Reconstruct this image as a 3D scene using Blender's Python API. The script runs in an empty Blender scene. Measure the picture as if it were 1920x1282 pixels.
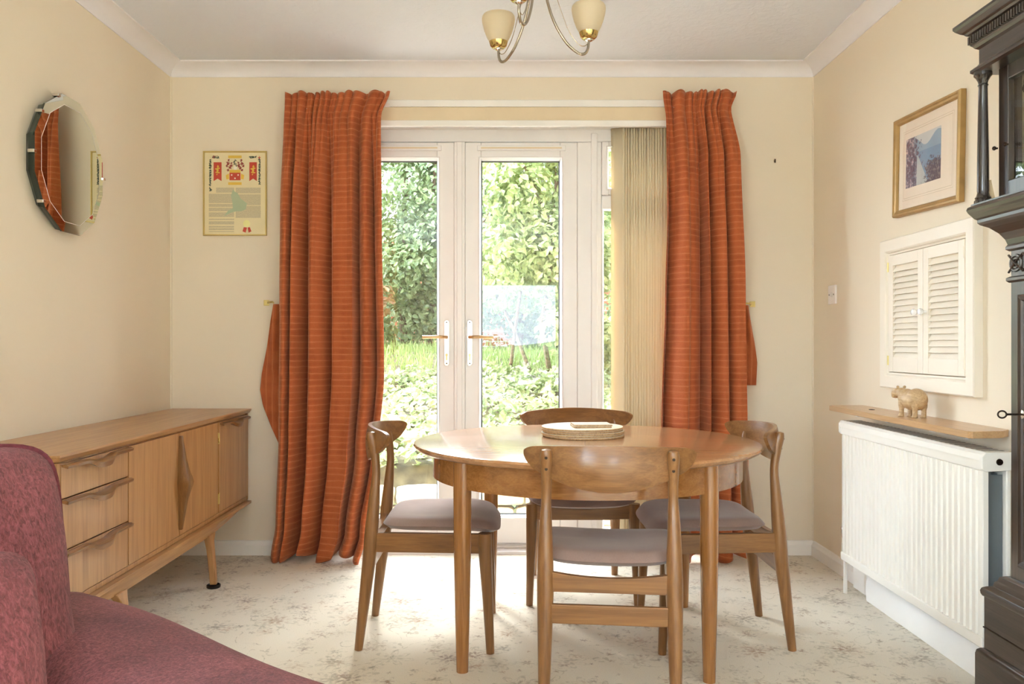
import bpy, bmesh, math, random
from mathutils import Vector, Matrix, Euler
from mathutils import noise as mnoise

C = bpy.context.scene.collection
SC = bpy.context.scene
PI = math.pi
# ------------------------------------------------------------------ camera, world, light, exposure
F = 1576.0
CX, CY, HC = 948.0, 647.0, 1.07
WL, WR, WB, WF = -1.711, 1.572, 4.294, -3.6     # wall planes: left, right, back (with doors), behind the camera
CEIL = 2.50
cam_d = bpy.data.cameras.new('camera')
cam = bpy.data.objects.new('camera', cam_d); C.objects.link(cam)
cam.location = (0, 0, HC); cam.rotation_euler = (PI/2, 0, 0)
cam_d.sensor_fit = 'HORIZONTAL'; cam_d.sensor_width = 36.0
cam_d.lens = 36.0*F/1920.0
cam_d.shift_x = (960-CX)/1920.0
cam_d.shift_y = (CY-641)/1920.0
cam_d.clip_start = 0.05
SC.camera = cam
SC.view_settings.view_transform = 'Standard'
SC.view_settings.look = 'None'
SC.view_settings.gamma = 1.0
SC.view_settings.use_curve_mapping = False
SC.view_settings.exposure = 1.38

world = bpy.data.worlds.new('sky'); SC.world = world
world.use_nodes = True
wn = world.node_tree.nodes; wl_ = world.node_tree.links
for n_ in list(wn): wn.remove(n_)
wo = wn.new('ShaderNodeOutputWorld'); wb = wn.new('ShaderNodeBackground')
# a hazy bright sky: low garden side moderate, high garden side brighter, street side (behind the camera) brightest
SKY_LOW, SKY_HIGH, SKY_REAR, SKY_LEFT = 1.5, 8.0, 5.5, 13.0
_tc = wn.new('ShaderNodeTexCoord'); _sp = wn.new('ShaderNodeSeparateXYZ'); wl_.new(_tc.outputs['Generated'], _sp.inputs[0])
def _mr(sock, a0, a1, b0, b1):
    m = wn.new('ShaderNodeMapRange'); m.interpolation_type = 'SMOOTHSTEP'
    for i, x_ in enumerate((a0, a1, b0, b1)): m.inputs[i+1].default_value = x_
    wl_.new(sock, m.inputs[0]); return m.outputs[0]
_hi = _mr(_sp.outputs[2], .22, .5, SKY_LOW, SKY_HIGH)
_re = _mr(_sp.outputs[1], .0, -.45, 0, 1)
_mx = wn.new('ShaderNodeMix'); _mx.data_type = 'FLOAT'
wl_.new(_re, _mx.inputs[0]); wl_.new(_hi, _mx.inputs[2]); _mx.inputs[3].default_value = SKY_REAR
_le = _mr(_sp.outputs[0], -.35, -.8, 0, 1); _ml = wn.new('ShaderNodeMix'); _ml.data_type = 'FLOAT'
wl_.new(_le, _ml.inputs[0]); wl_.new(_mx.outputs[0], _ml.inputs[2]); _ml.inputs[3].default_value = SKY_LEFT
wl_.new(_ml.outputs[0], wb.inputs['Strength'])
_mc = wn.new('ShaderNodeMix'); _mc.data_type = 'RGBA'; wl_.new(_re, _mc.inputs[0])
_mc.inputs[6].default_value = (.77, .89, 1.0, 1); _mc.inputs[7].default_value = (.75, .88, 1.0, 1)
wl_.new(_mc.outputs[2], wb.inputs['Color'])
wl_.new(wb.outputs[0], wo.inputs[0])

sun_d = bpy.data.lights.new('sun', 'SUN'); sun = bpy.data.objects.new('sun', sun_d); C.objects.link(sun)
sun_d.energy = 4.6; sun_d.angle = math.radians(42.0); sun_d.color = (1.0, 0.97, 0.92)
SUN_DIR = Vector((0.10, -0.72, -0.72))       # hazy sun high over the garden, shining in through the doors
sun.rotation_euler = SUN_DIR.to_track_quat('-Z', 'Y').to_euler()

SC.cycles.max_bounces = 12
SC.cycles.diffuse_bounces = 8
SC.cycles.glossy_bounces = 4
SC.cycles.transmission_bounces = 8
SC.cycles.transparent_max_bounces = 16
SC.cycles.sample_clamp_indirect = 8.0
SC.cycles.use_denoising = True

def P(px, py, d):
    return Vector(((px-CX)*d/F, d, HC-(py-CY)*d/F))

# ------------------------------------------------------------------ helpers
def s2l(c):
    return tuple(((v/255.0)/12.92 if v/255.0 <= 0.04045 else ((v/255.0+0.055)/1.055)**2.4) for v in c)

class MB:
    """collects faces for ONE mesh object"""
    def __init__(self): self.v = []; self.f = []; self.s = []; self.m = []; self.mi = 0
    def add(self, vs, fs, smooth=False):
        b = len(self.v); self.v += [tuple(p) for p in vs]
        for f in fs:
            self.f.append([b+i for i in f]); self.s.append(smooth); self.m.append(self.mi)
    def box(self, x0, x1, y0, y1, z0, z1, M=None):
        vs = [Vector(p) for p in ((x0,y0,z0),(x1,y0,z0),(x1,y1,z0),(x0,y1,z0),(x0,y0,z1),(x1,y0,z1),(x1,y1,z1),(x0,y1,z1))]
        if M is not None: vs = [M @ p for p in vs]
        self.add(vs, [(0,3,2,1),(4,5,6,7),(0,1,5,4),(1,2,6,5),(2,3,7,6),(3,0,4,7)])
        return self
    def loft(self, rings, closed=True, caps=True, smooth=True):
        n = len(rings[0]); vs = [p for r in rings for p in r]; fs = []
        for i in range(len(rings)-1):
            for j in range(n if closed else n-1):
                k = (j+1) % n
                fs.append((i*n+j, i*n+k, (i+1)*n+k, (i+1)*n+j))
        self.add(vs, fs, smooth)
        if caps and closed:
            b = len(self.v)-len(vs)
            self.f.append([b+i for i in range(n)][::-1]); self.s.append(False); self.m.append(self.mi)
            self.f.append([b+(len(rings)-1)*n+i for i in range(n)]); self.s.append(False); self.m.append(self.mi)
        return self
    def tube(self, pts, rad, n=12, caps=True, flat=1.0):
        pts = [Vector(p) for p in pts]
        if not isinstance(rad, (list, tuple)): rad = [rad]*len(pts)
        rings = []; up = None
        for i, p in enumerate(pts):
            t = (pts[min(i+1, len(pts)-1)]-pts[max(i-1, 0)]).normalized()
            if up is None:
                a = Vector((0,0,1)) if abs(t.z) < 0.9 else Vector((1,0,0))
                u = t.cross(a).normalized()
            else:
                u = (up - t*up.dot(t)).normalized()
            up = u; w = t.cross(u)
            rings.append([p + (u*math.cos(2*PI*k/n) + w*math.sin(2*PI*k/n)*flat)*rad[i] for k in range(n)])
        return self.loft(rings, True, caps, True)
    def lathe(self, prof, c=(0,0,0), n=24, caps=True, M=None):
        rings = []
        for (r, z) in prof:
            ring = [Vector((r*math.cos(2*PI*k/n), r*math.sin(2*PI*k/n), z)) for k in range(n)]
            if M is not None: ring = [M @ p for p in ring]
            rings.append([p+Vector(c) for p in ring])
        return self.loft(rings, True, caps, True)
    def prism(self, poly, a, b, axis='y'):
        def mk(p, t):
            if axis == 'y': return Vector((p[0], t, p[1]))
            if axis == 'x': return Vector((t, p[0], p[1]))
            return Vector((p[0], p[1], t))
        return self.loft([[mk(p, a) for p in poly], [mk(p, b) for p in poly]], True, True, False)
    def grid(self, fn, nu, nv, smooth=True):
        vs = [fn(i/nu, j/nv) for j in range(nv+1) for i in range(nu+1)]
        fs = [(j*(nu+1)+i, j*(nu+1)+i+1, (j+1)*(nu+1)+i+1, (j+1)*(nu+1)+i) for j in range(nv) for i in range(nu)]
        self.add(vs, fs, smooth); return self
    def obj(self, name, mat, parent=None, bevel=0, seg=2, sharp=40, world=None, solid=0, fix=True):
        """world=True: vertices are in world space; parent moved to its own location"""
        me = bpy.data.meshes.new(name)
        me.from_pydata(self.v, [], self.f); me.validate(); me.update()
        if fix:
            bm = bmesh.new(); bm.from_mesh(me)
            bmesh.ops.recalc_face_normals(bm, faces=bm.faces)
            for e in bm.edges:
                if len(e.link_faces) == 2 and e.calc_face_angle(0) > math.radians(sharp): e.smooth = False
            bm.to_mesh(me); bm.free()
        if len(me.polygons) == len(self.s):
            me.polygons.foreach_set('use_smooth', self.s)
            me.polygons.foreach_set('material_index', self.m)
        mats = mat if isinstance(mat, (list, tuple)) else [mat]
        for m in mats: me.materials.append(m)
        o = bpy.data.objects.new(name, me); C.objects.link(o)
        if parent is not None:
            o.parent = parent
            if world and parent.parent is None and parent.type == 'EMPTY': o.location = -parent.location
        if solid:
            sm = o.modifiers.new('solid', 'SOLIDIFY'); sm.thickness = solid; sm.offset = 0
        if bevel:
            bv = o.modifiers.new('bevel', 'BEVEL'); bv.width = bevel; bv.segments = seg
            bv.limit_method = 'ANGLE'; bv.angle_limit = math.radians(35)
            if not any(self.s):
                for p in me.polygons: p.use_smooth = True
                bv.harden_normals = True
        return o

def tag(o, label, cat, group=None, kind=None):
    if label: o['label'] = label
    if cat: o['category'] = cat
    if group: o['group'] = group
    if kind: o['kind'] = kind
    return o
def thing(name, label, cat, loc=(0,0,0), rz=0, group=None):
    o = bpy.data.objects.new(name, None); C.objects.link(o)
    o.empty_display_size = 0.05
    o.location = loc; o.rotation_euler = (0,0,rz)
    return tag(o, label, cat, group)
def struct(o, label=None):
    o['kind'] = 'structure'
    if label: o['label'] = label
    return o
def copy_tree(o, parent=None):
    kids = list(o.children)
    c = o.copy(); C.objects.link(c); c.parent = parent
    for ch in kids: copy_tree(ch, c)
    return c

# ------------------------------------------------------------------ materials
class NT:
    def __init__(self, name):
        self.mat = bpy.data.materials.new(name); self.mat.use_nodes = True
        self.t = self.mat.node_tree; self.n = self.t.nodes; self.l = self.t.links
        for x in list(self.n): self.n.remove(x)
        self.out = self.n.new('ShaderNodeOutputMaterial')
        self.p = self.n.new('ShaderNodeBsdfPrincipled')
        self.l.new(self.p.outputs[0], self.out.inputs[0])
    def node(self, typ, **kw):
        nd = self.n.new(typ)
        for k, v in kw.items():
            if k in nd.inputs.keys() if not k.startswith('_') else False: nd.inputs[k].default_value = v
            else: setattr(nd, k.lstrip('_'), v)
        return nd
    def lk(self, a, b): self.l.new(a, b)
    def coord(self, scale=(1,1,1), rot=(0,0,0), kind='Object'):
        tc = self.n.new('ShaderNodeTexCoord'); mp = self.n.new('ShaderNodeMapping')
        mp.inputs['Scale'].default_value = scale; mp.inputs['Rotation'].default_value = rot
        self.lk(tc.outputs[kind], mp.inputs[0]); return mp.outputs[0]
    def noise(self, vec, scale=5, detail=4, rough=.5, dist=0):
        nd = self.n.new('ShaderNodeTexNoise'); nd.inputs['Scale'].default_value = scale
        nd.inputs['Detail'].default_value = detail; nd.inputs['Roughness'].default_value = rough
        nd.inputs['Distortion'].default_value = dist
        if vec is not None: self.lk(vec, nd.inputs['Vector'])
        return nd
    def ramp(self, fac, stops):
        r = self.n.new('ShaderNodeValToRGB'); e = r.color_ramp.elements
        while len(e) < len(stops): e.new(0.5)
        for el, (p, c) in zip(e, stops):
            el.position = p; el.color = (*c, 1) if len(c) == 3 else c
        self.lk(fac, r.inputs[0]); return r.outputs[0]
    def math(self, op, a, b=None, c=None):
        m = self.n.new('ShaderNodeMath'); m.operation = op
        for i, x in enumerate((a, b, c)):
            if x is None: continue
            if isinstance(x, (int, float)): m.inputs[i].default_value = x
            else: self.lk(x, m.inputs[i])
        return m.outputs[0]
    def mix(self, fac, a, b, blend='MIX'):
        m = self.n.new('ShaderNodeMix'); m.data_type = 'RGBA'; m.blend_type = blend
        for i, x in ((0, fac), (6, a), (7, b)):
            if isinstance(x, (int, float)): m.inputs[i].default_value = x
            elif isinstance(x, tuple): m.inputs[i].default_value = (*x, 1) if len(x) == 3 else x
            else: self.lk(x, m.inputs[i])
        return m.outputs[2]
    def bump(self, h, strength=.2, dist=.01):
        b = self.n.new('ShaderNodeBump'); b.inputs['Strength'].default_value = strength
        b.inputs['Distance'].default_value = dist
        self.lk(h, b.inputs['Height']); self.lk(b.outputs[0], self.p.inputs['Normal']); return b
    def base(self, c):
        if isinstance(c, tuple): self.p.inputs['Base Color'].default_value = (*c, 1) if len(c) == 3 else c
        else: self.lk(c, self.p.inputs['Base Color'])
    def set(self, **kw):
        for k, v in kw.items(): self.p.inputs[k.replace('_', ' ')].default_value = v
        return self

def plain(name, rgb, rough=.5, metal=0, var=.04, nscale=8, bump=0, bscale=60, coat=0):
    t = NT(name); c = s2l(rgb)
    v = t.coord()
    n = t.noise(v, nscale, 3)
    lo = tuple(x*(1-var*2) for x in c); hi = tuple(min(1, x*(1+var)) for x in c)
    t.base(t.ramp(n.outputs[0], [(.3, lo), (.7, hi)]))
    t.set(Roughness=rough, Metallic=metal)
    if coat: t.p.inputs['Coat Weight'].default_value = coat
    if bump:
        b = t.noise(v, bscale, 4); t.bump(b.outputs[0], bump, .005)
    return t.mat

def wood(name, light, dark, axis='X', k=1.0, rough=.35, coat=.15, fig=1.0):
    t = NT(name)
    sc = {'X': (1.4, 26, 26), 'Y': (26, 1.4, 26), 'Z': (26, 26, 1.4)}[axis]
    v = t.coord(tuple(x*k for x in sc))
    n1 = t.noise(v, 1.6, 5, .6, .6)
    fine = {'X': (4, 160, 160), 'Y': (160, 4, 160), 'Z': (160, 160, 4)}[axis]
    v2 = t.coord(fine); n2 = t.noise(v2, 1.5, 3, .6)
    L, D = s2l(light), s2l(dark)
    mid = tuple((a+b)/2 for a, b in zip(L, D))
    col = t.ramp(n1.outputs[0], [(.28, D), (.46, mid), (.60, L), (.78, mid)])
    pore = t.ramp(n2.outputs[0], [(.40, (.72,.68,.64)), (.58, (1,1,1))])
    t.base(t.mix(.75*fig, col, pore, 'MULTIPLY'))
    t.set(Roughness=rough); t.p.inputs['Coat Weight'].default_value = coat
    t.p.inputs['Coat Roughness'].default_value = .14
    t.bump(n2.outputs[0], .06, .002)
    return t.mat

def metal(name, rgb, rough=.2):
    t = NT(name); t.base(s2l(rgb)); t.set(Metallic=1.0, Roughness=rough)
    n = t.noise(t.coord(), 30, 2); r = t.ramp(n.outputs[0], [(.3, (rough*.8,)*3), (.7, (rough*1.3,)*3)])
    t.lk(r, t.p.inputs['Roughness']); return t.mat

M = {}
def mk_wall(name, rgb):
    t = NT(name); v = t.coord(); c = s2l(rgb)
    n = t.noise(v, .9, 3)
    t.base(t.ramp(n.outputs[0], [(.3, tuple(x*.965 for x in c)), (.7, c)]))
    t.set(Roughness=.75)
    b = t.noise(t.coord(), 90, 4, .6); t.bump(b.outputs[0], .06, .004)
    return t.mat
M['wall'] = mk_wall('cream_wall_paint', (231, 220, 200))
M['wall_side'] = mk_wall('warm_cream_wall_paint', (233, 221, 199))
t = NT('artex_ceiling'); v = t.coord(); n = t.noise(v, 26, 5, .62, .5)
t.base(s2l((222, 225, 232))); t.set(Roughness=.85); t.bump(n.outputs[0], .35, .012); M['ceiling'] = t.mat
M['gloss'] = plain('white_gloss_paint', (238, 236, 231), .35, var=.01)
M['upvc'] = plain('white_upvc', (238, 236, 236), .28, var=.01)
M['cream_board'] = plain('cream_painted_board', (226, 208, 176), .45, var=.02)
M['radiator'] = plain('cream_white_radiator_enamel', (238, 235, 226), .32, var=.01)
M['grey_metal'] = plain('blue_grey_painted_steel', (104, 112, 114), .4, var=.05)
M['rubber'] = plain('black_rubber', (28, 27, 26), .4)
M['black'] = plain('black_plastic', (20, 22, 24), .35)
M['plastic'] = plain('white_plastic', (236, 230, 226), .3, var=.01)
M['chrome'] = metal('polished_chrome', (225, 222, 216), .12)
M['steel'] = metal('brushed_nickel', (176, 166, 150), .22)
M['brass'] = metal('polished_brass', (212, 186, 124), .16)
M['oldbrass'] = metal('pale_brass', (214, 196, 130), .3)
M['iron'] = metal('dark_iron', (62, 50, 42), .4)
M['gilt'] = plain('gilt_frame', (172, 138, 84), .42, .35, var=.08, nscale=20)
M['goldthin'] = plain('thin_gold_frame', (208, 184, 116), .3, .5, var=.05)
M['porcelain'] = plain('white_porcelain', (240, 240, 240), .12, var=.01, coat=.5)

# woods
TL, TD = (198, 142, 86), (158, 102, 56)
for ax in 'XYZ':
    M['teak'+ax] = wood('teak_grain_'+ax.lower(), (148, 105, 62), (118, 80, 46), ax, rough=.3, coat=.25, fig=.6)
    M['top'+ax] = wood('tabletop_teak_grain_'+ax.lower(), (190, 142, 98), (166, 116, 74), ax, rough=.26, coat=.6, fig=.5)
    M['table'+ax] = wood('table_teak_grain_'+ax.lower(), (168, 116, 64), (140, 92, 48), ax, rough=.24, coat=.7, fig=.6)
    M['side'+ax] = wood('sideboard_teak_grain_'+ax.lower(), (186, 140, 90), (158, 112, 66), ax, rough=.34, coat=.25, fig=.5)
    M['oak'+ax] = wood('dark_aged_oak_'+ax.lower(), (62, 51, 43), (32, 26, 22), ax, rough=.3, coat=.5)
M['oak_black'] = wood('blackened_oak', (52, 45, 41), (30, 26, 24), 'Z', rough=.25, coat=.5)
M['dark_teak'] = wood('dark_teak_edge', (120, 82, 50), (84, 54, 32), 'Y')
M['shelfwood'] = wood('beech_shelf', (208, 170, 124), (190, 150, 104), 'Y', rough=.3, coat=.2, fig=.5)
M['carved'] = wood('carved_pale_wood', (204, 174, 132), (176, 144, 102), 'Y', k=3, rough=.5, coat=.0, fig=.5)

# carpet
def carpet():
    t = NT('cream_floral_carpet')
    tc = t.n.new('ShaderNodeTexCoord'); co = tc.outputs['Object']
    flat = t.n.new('ShaderNodeMapping'); flat.inputs['Scale'].default_value = (1,1,0); t.lk(co, flat.inputs[0]); co2 = flat.outputs[0]
    warp = t.noise(co2, 14, 3)
    wv = t.n.new('ShaderNodeVectorMath'); wv.operation = 'MULTIPLY_ADD'
    t.lk(warp.outputs['Color'], wv.inputs[0]); wv.inputs[1].default_value = (.03,.03,0); t.lk(co2, wv.inputs[2])
    co3 = wv.outputs[0]
    def flowers(scale, r0, petals, cols, thr, seed, rnd=.85):
        mp = t.n.new('ShaderNodeMapping'); mp.inputs['Location'].default_value = (seed, seed*1.7, 0); t.lk(co3, mp.inputs[0])
        vo = t.n.new('ShaderNodeTexVoronoi'); vo.voronoi_dimensions = '2D'; vo.inputs['Scale'].default_value = scale
        vo.inputs['Randomness'].default_value = rnd; t.lk(mp.outputs[0], vo.inputs['Vector'])
        d = t.n.new('ShaderNodeVectorMath'); d.operation = 'SUBTRACT'; t.lk(mp.outputs[0], d.inputs[0]); t.lk(vo.outputs['Position'], d.inputs[1])
        sx = t.n.new('ShaderNodeSeparateXYZ'); t.lk(d.outputs[0], sx.inputs[0])
        ang = t.math('ARCTAN2', sx.outputs[1], sx.outputs[0])
        le = t.n.new('ShaderNodeVectorMath'); le.operation = 'LENGTH'; t.lk(d.outputs[0], le.inputs[0]); L = le.outputs['Value']
        cs = t.n.new('ShaderNodeSeparateColor'); t.lk(vo.outputs['Color'], cs.inputs[0])
        ph = t.math('MULTIPLY', cs.outputs[0], 6.28)
        pet = t.math('ABSOLUTE', t.math('SINE', t.math('ADD', t.math('MULTIPLY', ang, petals/2.0), ph)))
        size = t.math('MULTIPLY_ADD', cs.outputs[1], .6, .6)
        rr = t.math('MULTIPLY', t.math('MULTIPLY_ADD', pet, r0*.75, r0*.25), size)
        ratio = t.math('DIVIDE', L, rr)
        ins = t.math('SUBTRACT', 1.0, t.math('MINIMUM', 1.0, t.math('POWER', ratio, 3.0)))
        keep = t.math('GREATER_THAN', cs.outputs[2], thr)
        brk = t.noise(co2, 60, 3); bm = t.math('MULTIPLY', t.math('SUBTRACT', brk.outputs[0], .36), 4.0)
        bm = t.math('MINIMUM', t.math('MAXIMUM', bm, 0.0), 1.0)
        m = t.math('MULTIPLY', t.math('MULTIPLY', ins, keep), bm)
        col = t.ramp(cs.outputs[0], cols)
        # ring of pale petals
        return m, col, t.math('MULTIPLY', t.math('COMPARE', ratio, 1.35, .16), t.math('MULTIPLY', keep, bm))
    base = s2l((234, 225, 206)); base2 = s2l((226, 214, 192))
    n0 = t.noise(co2, 2.5, 3)
    col = t.mix(n0.outputs[0], base, base2)
    cols = [(0, s2l((150, 100, 72))), (.3, s2l((132, 112, 88))), (.55, s2l((172, 128, 86))), (.8, s2l((126, 120, 96))), (1, s2l((140, 102, 90)))]
    colp = [(0, s2l((186, 168, 140))), (.5, s2l((178, 172, 152))), (1, s2l((200, 170, 140)))]
    for (sc, r0, pt, cc, th, sd, fac, fr) in ((3.4, .062, 9, cols, .05, 1.3, .8, .7), (7.0, .030, 6, cols, .35, 5.1, .75, .45), (11, .015, 5, cols, .5, 8.4, .7, .0), (5.2, .045, 7, colp, .2, 3.7, .8, .6)):
        m, c1, ring = flowers(sc, r0, pt, cc, th, sd)
        col = t.mix(t.math('MULTIPLY', m, fac), col, c1)
        if fr: col = t.mix(t.math('MULTIPLY', ring, fr), col, s2l((190, 180, 158)))
    # scrolling stems
    for (sc, sd, w) in ((4.5, 0, .006), (6.0, 9, .007)):
        mp = t.n.new('ShaderNodeMapping'); mp.inputs['Location'].default_value = (sd, sd, 0); t.lk(co2, mp.inputs[0])
        nn = t.noise(mp.outputs[0], sc, 1.0, .4, .9)
        ln = t.math('COMPARE', nn.outputs[0], .5, w)
        msk = t.noise(mp.outputs[0], 4, 1); mm = t.math('GREATER_THAN', msk.outputs[0], .48)
        brk = t.noise(co2, 50, 2); bb = t.math('GREATER_THAN', brk.outputs[0], .48)
        col = t.mix(t.math('MULTIPLY', t.math('MULTIPLY', ln, mm), t.math('MULTIPLY', bb, .45)), col, s2l((166, 154, 126)))
    pile = t.noise(co2, 260, 3, .7)
    pc = t.ramp(pile.outputs[0], [(.3, (.84,.84,.84)), (.7, (1,1,1))])
    t.base(t.mix(.8, col, pc, 'MULTIPLY'))
    t.set(Roughness=.95); t.p.inputs['Sheen Weight'].default_value = .2
    t.bump(pile.outputs[0], .45, .006)
    return t.mat
M['carpet'] = carpet()

# curtain cloth
def curtain_mat(name, axis='Z'):
    t = NT(name)
    tc = t.n.new('ShaderNodeTexCoord'); sp = t.n.new('ShaderNodeSeparateXYZ'); t.lk(tc.outputs['Object'], sp.inputs[0])
    z = sp.outputs[2 if axis == 'Z' else 0]
    vx = t.coord((9, 9, 26) if axis == 'Z' else (26, 9, 9)); nx = t.noise(vx, 1.0, 3)
    zz = t.math('ADD', z, t.math('MULTIPLY', nx.outputs[0], .012))
    rib = t.math('SINE', t.math('MULTIPLY', zz, 2*PI/.0075))
    band = t.math('SINE', t.math('MULTIPLY', zz, 2*PI/.031))
    band2 = t.math('SINE', t.math('MULTIPLY', zz, 2*PI/.117))
    vw = t.coord((150, 150, 900) if axis == 'Z' else (900, 150, 150)); w = t.noise(vw, 1, 2)
    dark, mid, lite = s2l((172, 82, 40)), s2l((198, 104, 56)), s2l((226, 146, 98))
    big = t.noise(t.coord((14, 14, 5) if axis == 'Z' else (5, 14, 14)), 1, 3)
    a = t.math('MULTIPLY_ADD', band, .07, t.math('MULTIPLY_ADD', band2, .05, t.math('MULTIPLY_ADD', t.math('SUBTRACT', big.outputs[0], .5), .9, .5)))
    col = t.ramp(a, [(.15, dark), (.5, mid), (.9, s2l((208, 114, 64)))])
    hl = t.math('MULTIPLY', t.math('MAXIMUM', t.math('SUBTRACT', band, .80), 0.0), 3.5)
    hl = t.math('MINIMUM', t.math('MULTIPLY', hl, t.math('MULTIPLY_ADD', nx.outputs[0], 1.2, .1)), .75)
    col = t.mix(hl, col, lite)
    rr = t.ramp(t.math('MULTIPLY_ADD', rib, .5, .5), [(0, (.82,.76,.72)), (.6, (1,1,1))])
    col = t.mix(.6, col, rr, 'MULTIPLY')
    ww = t.ramp(w.outputs[0], [(.3, (.82,.8,.78)), (.7, (1.0,1.0,1.0))]); col = t.mix(.8, col, ww, 'MULTIPLY')
    t.base(col); t.set(Roughness=.8); t.p.inputs['Sheen Weight'].default_value = .35
    t.p.inputs['Sheen Tint'].default_value = (1, .72, .5, 1)
    t.bump(t.math('MULTIPLY_ADD', rib, .5, t.math('MULTIPLY', w.outputs[0], .6)), .35, .002)
    tr = t.n.new('ShaderNodeBsdfTranslucent'); t.lk(col, tr.inputs[0])
    mx = t.n.new('ShaderNodeMixShader'); mx.inputs[0].default_value = .13
    t.lk(t.p.outputs[0], mx.inputs[1]); t.lk(tr.outputs[0], mx.inputs[2]); t.lk(mx.outputs[0], t.out.inputs[0])
    return t.mat
M['curtain'] = curtain_mat('rust_orange_ribbed_curtain_cloth')
M['curtain_v'] = curtain_mat('rust_orange_tieback_cloth', 'X')

t = NT('mauve_velour'); v = t.coord(); n1 = t.noise(v, 5, 3); n2 = t.noise(t.coord(), 240, 3, .7)
c = t.ramp(n1.outputs[0], [(.3, s2l((136, 112, 104))), (.7, s2l((160, 136, 126)))])
t.base(t.mix(.5, c, t.ramp(n2.outputs[0], [(.3, (.8,.8,.8)), (.7, (1,1,1))]), 'MULTIPLY'))
t.set(Roughness=.85); t.p.inputs['Sheen Weight'].default_value = .35; t.p.inputs['Sheen Roughness'].default_value = .4
t.bump(n2.outputs[0], .2, .002); M['velour'] = t.mat

t = NT('maroon_chenille'); n1 = t.noise(t.coord((1,1,1)), 7, 4, .6); n2 = t.noise(t.coord((1,1,.4)), 190, 4, .7, .8)
c = t.ramp(n1.outputs[0], [(.3, s2l((104, 50, 53))), (.7, s2l((138, 73, 76)))])
f = t.ramp(n2.outputs[0], [(.36, (.46,.38,.40)), (.50, (.92,.90,.92)), (.66, (1.5,1.75,1.8))])
t.base(t.mix(.9, c, f, 'MULTIPLY')); t.set(Roughness=.9); t.p.inputs['Sheen Weight'].default_value = .15
t.p.inputs['Sheen Tint'].default_value = (1, .7, .75, 1)
t.bump(n2.outputs[0], .7, .005); M['chenille'] = t.mat
M['piping'] = plain('dark_maroon_piping', (104, 40, 50), .85, var=.15, nscale=150, bump=.4, bscale=200)

# blind slats: pale cream cloth that lets light through
t = NT('cream_blind_cloth'); t.base(s2l((253, 243, 214))); t.set(Roughness=.8)
nb = t.noise(t.coord((40,40,2)), 3, 2); t.bump(nb.outputs[0], .05, .002)
tr = t.n.new('ShaderNodeBsdfTranslucent'); tr.inputs[0].default_value = (*s2l((240, 222, 180)), 1)
mx = t.n.new('ShaderNodeMixShader'); mx.inputs[0].default_value = .30
t.lk(t.p.outputs[0], mx.inputs[1]); t.lk(tr.outputs[0], mx.inputs[2]); t.lk(mx.outputs[0], t.out.inputs[0]); M['blind'] = t.mat

# glass (thin clear pane: mirror-like reflection by fresnel over clear transmission)
def glass_mat(name, ior=1.5, tint=(1,1,1)):
    t = NT(name); t.n.remove(t.p)
    tr = t.n.new('ShaderNodeBsdfTransparent'); tr.inputs[0].default_value = (*tint, 1)
    gl = t.n.new('ShaderNodeBsdfGlossy'); gl.inputs['Roughness'].default_value = 0.0
    lw = t.n.new('ShaderNodeLayerWeight'); lw.inputs['Blend'].default_value = .5      # facing: same from both sides
    r0 = ((ior-1)/(ior+1))**2
    sch = t.math('MULTIPLY_ADD', t.math('POWER', lw.outputs['Facing'], 5.0), 1-r0, r0)
    mx = t.n.new('ShaderNodeMixShader'); t.lk(sch, mx.inputs[0]); t.lk(tr.outputs[0], mx.inputs[1]); t.lk(gl.outputs[0], mx.inputs[2])
    t.lk(mx.outputs[0], t.out.inputs[0]); return t.mat
M['glass'] = glass_mat('window_glass', 1.5)
M['picglass'] = glass_mat('picture_glass', 1.3)
t = NT('silvered_mirror'); t.base((.80, .84, .80)); t.set(Metallic=1, Roughness=.01); M['mirror'] = t.mat
M['mirror_edge'] = plain('dark_green_glass_edge', (34, 52, 46), .12, .3, var=.3, nscale=12, coat=.6)
t = NT('frosted_cream_glass'); t.base(s2l((240, 230, 206))); t.set(Roughness=.35)
nb = t.noise(t.coord(), 20, 2); t.bump(nb.outputs[0], .03, .002)
tr = t.n.new('ShaderNodeBsdfTranslucent'); tr.inputs[0].default_value = (*s2l((246, 236, 214)), 1)
mx = t.n.new('ShaderNodeMixShader'); mx.inputs[0].default_value = .5
t.lk(t.p.outputs[0], mx.inputs[1]); t.lk(tr.outputs[0], mx.inputs[2]); t.lk(mx.outputs[0], t.out.inputs[0]); M['shade'] = t.mat
t = NT('cork'); n = t.noise(t.coord(), 160, 3, .7)
t.base(t.ramp(n.outputs[0], [(.3, s2l((150, 116, 78))), (.55, s2l((204, 172, 128))), (.8, s2l((222, 194, 150)))])); t.set(Roughness=.9); M['cork'] = t.mat
M['mat_top'] = plain('cream_placemat_print', (226, 216, 196), .35, var=.05, nscale=30)
M['coaster_top'] = plain('pale_coaster_print', (214, 204, 196), .3, var=.1, nscale=25)
M['navy'] = plain('navy_cloth_cover', (34, 44, 92), .4, var=.05)
M['beige'] = plain('beige_card', (214, 190, 150), .6, var=.05)

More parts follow.
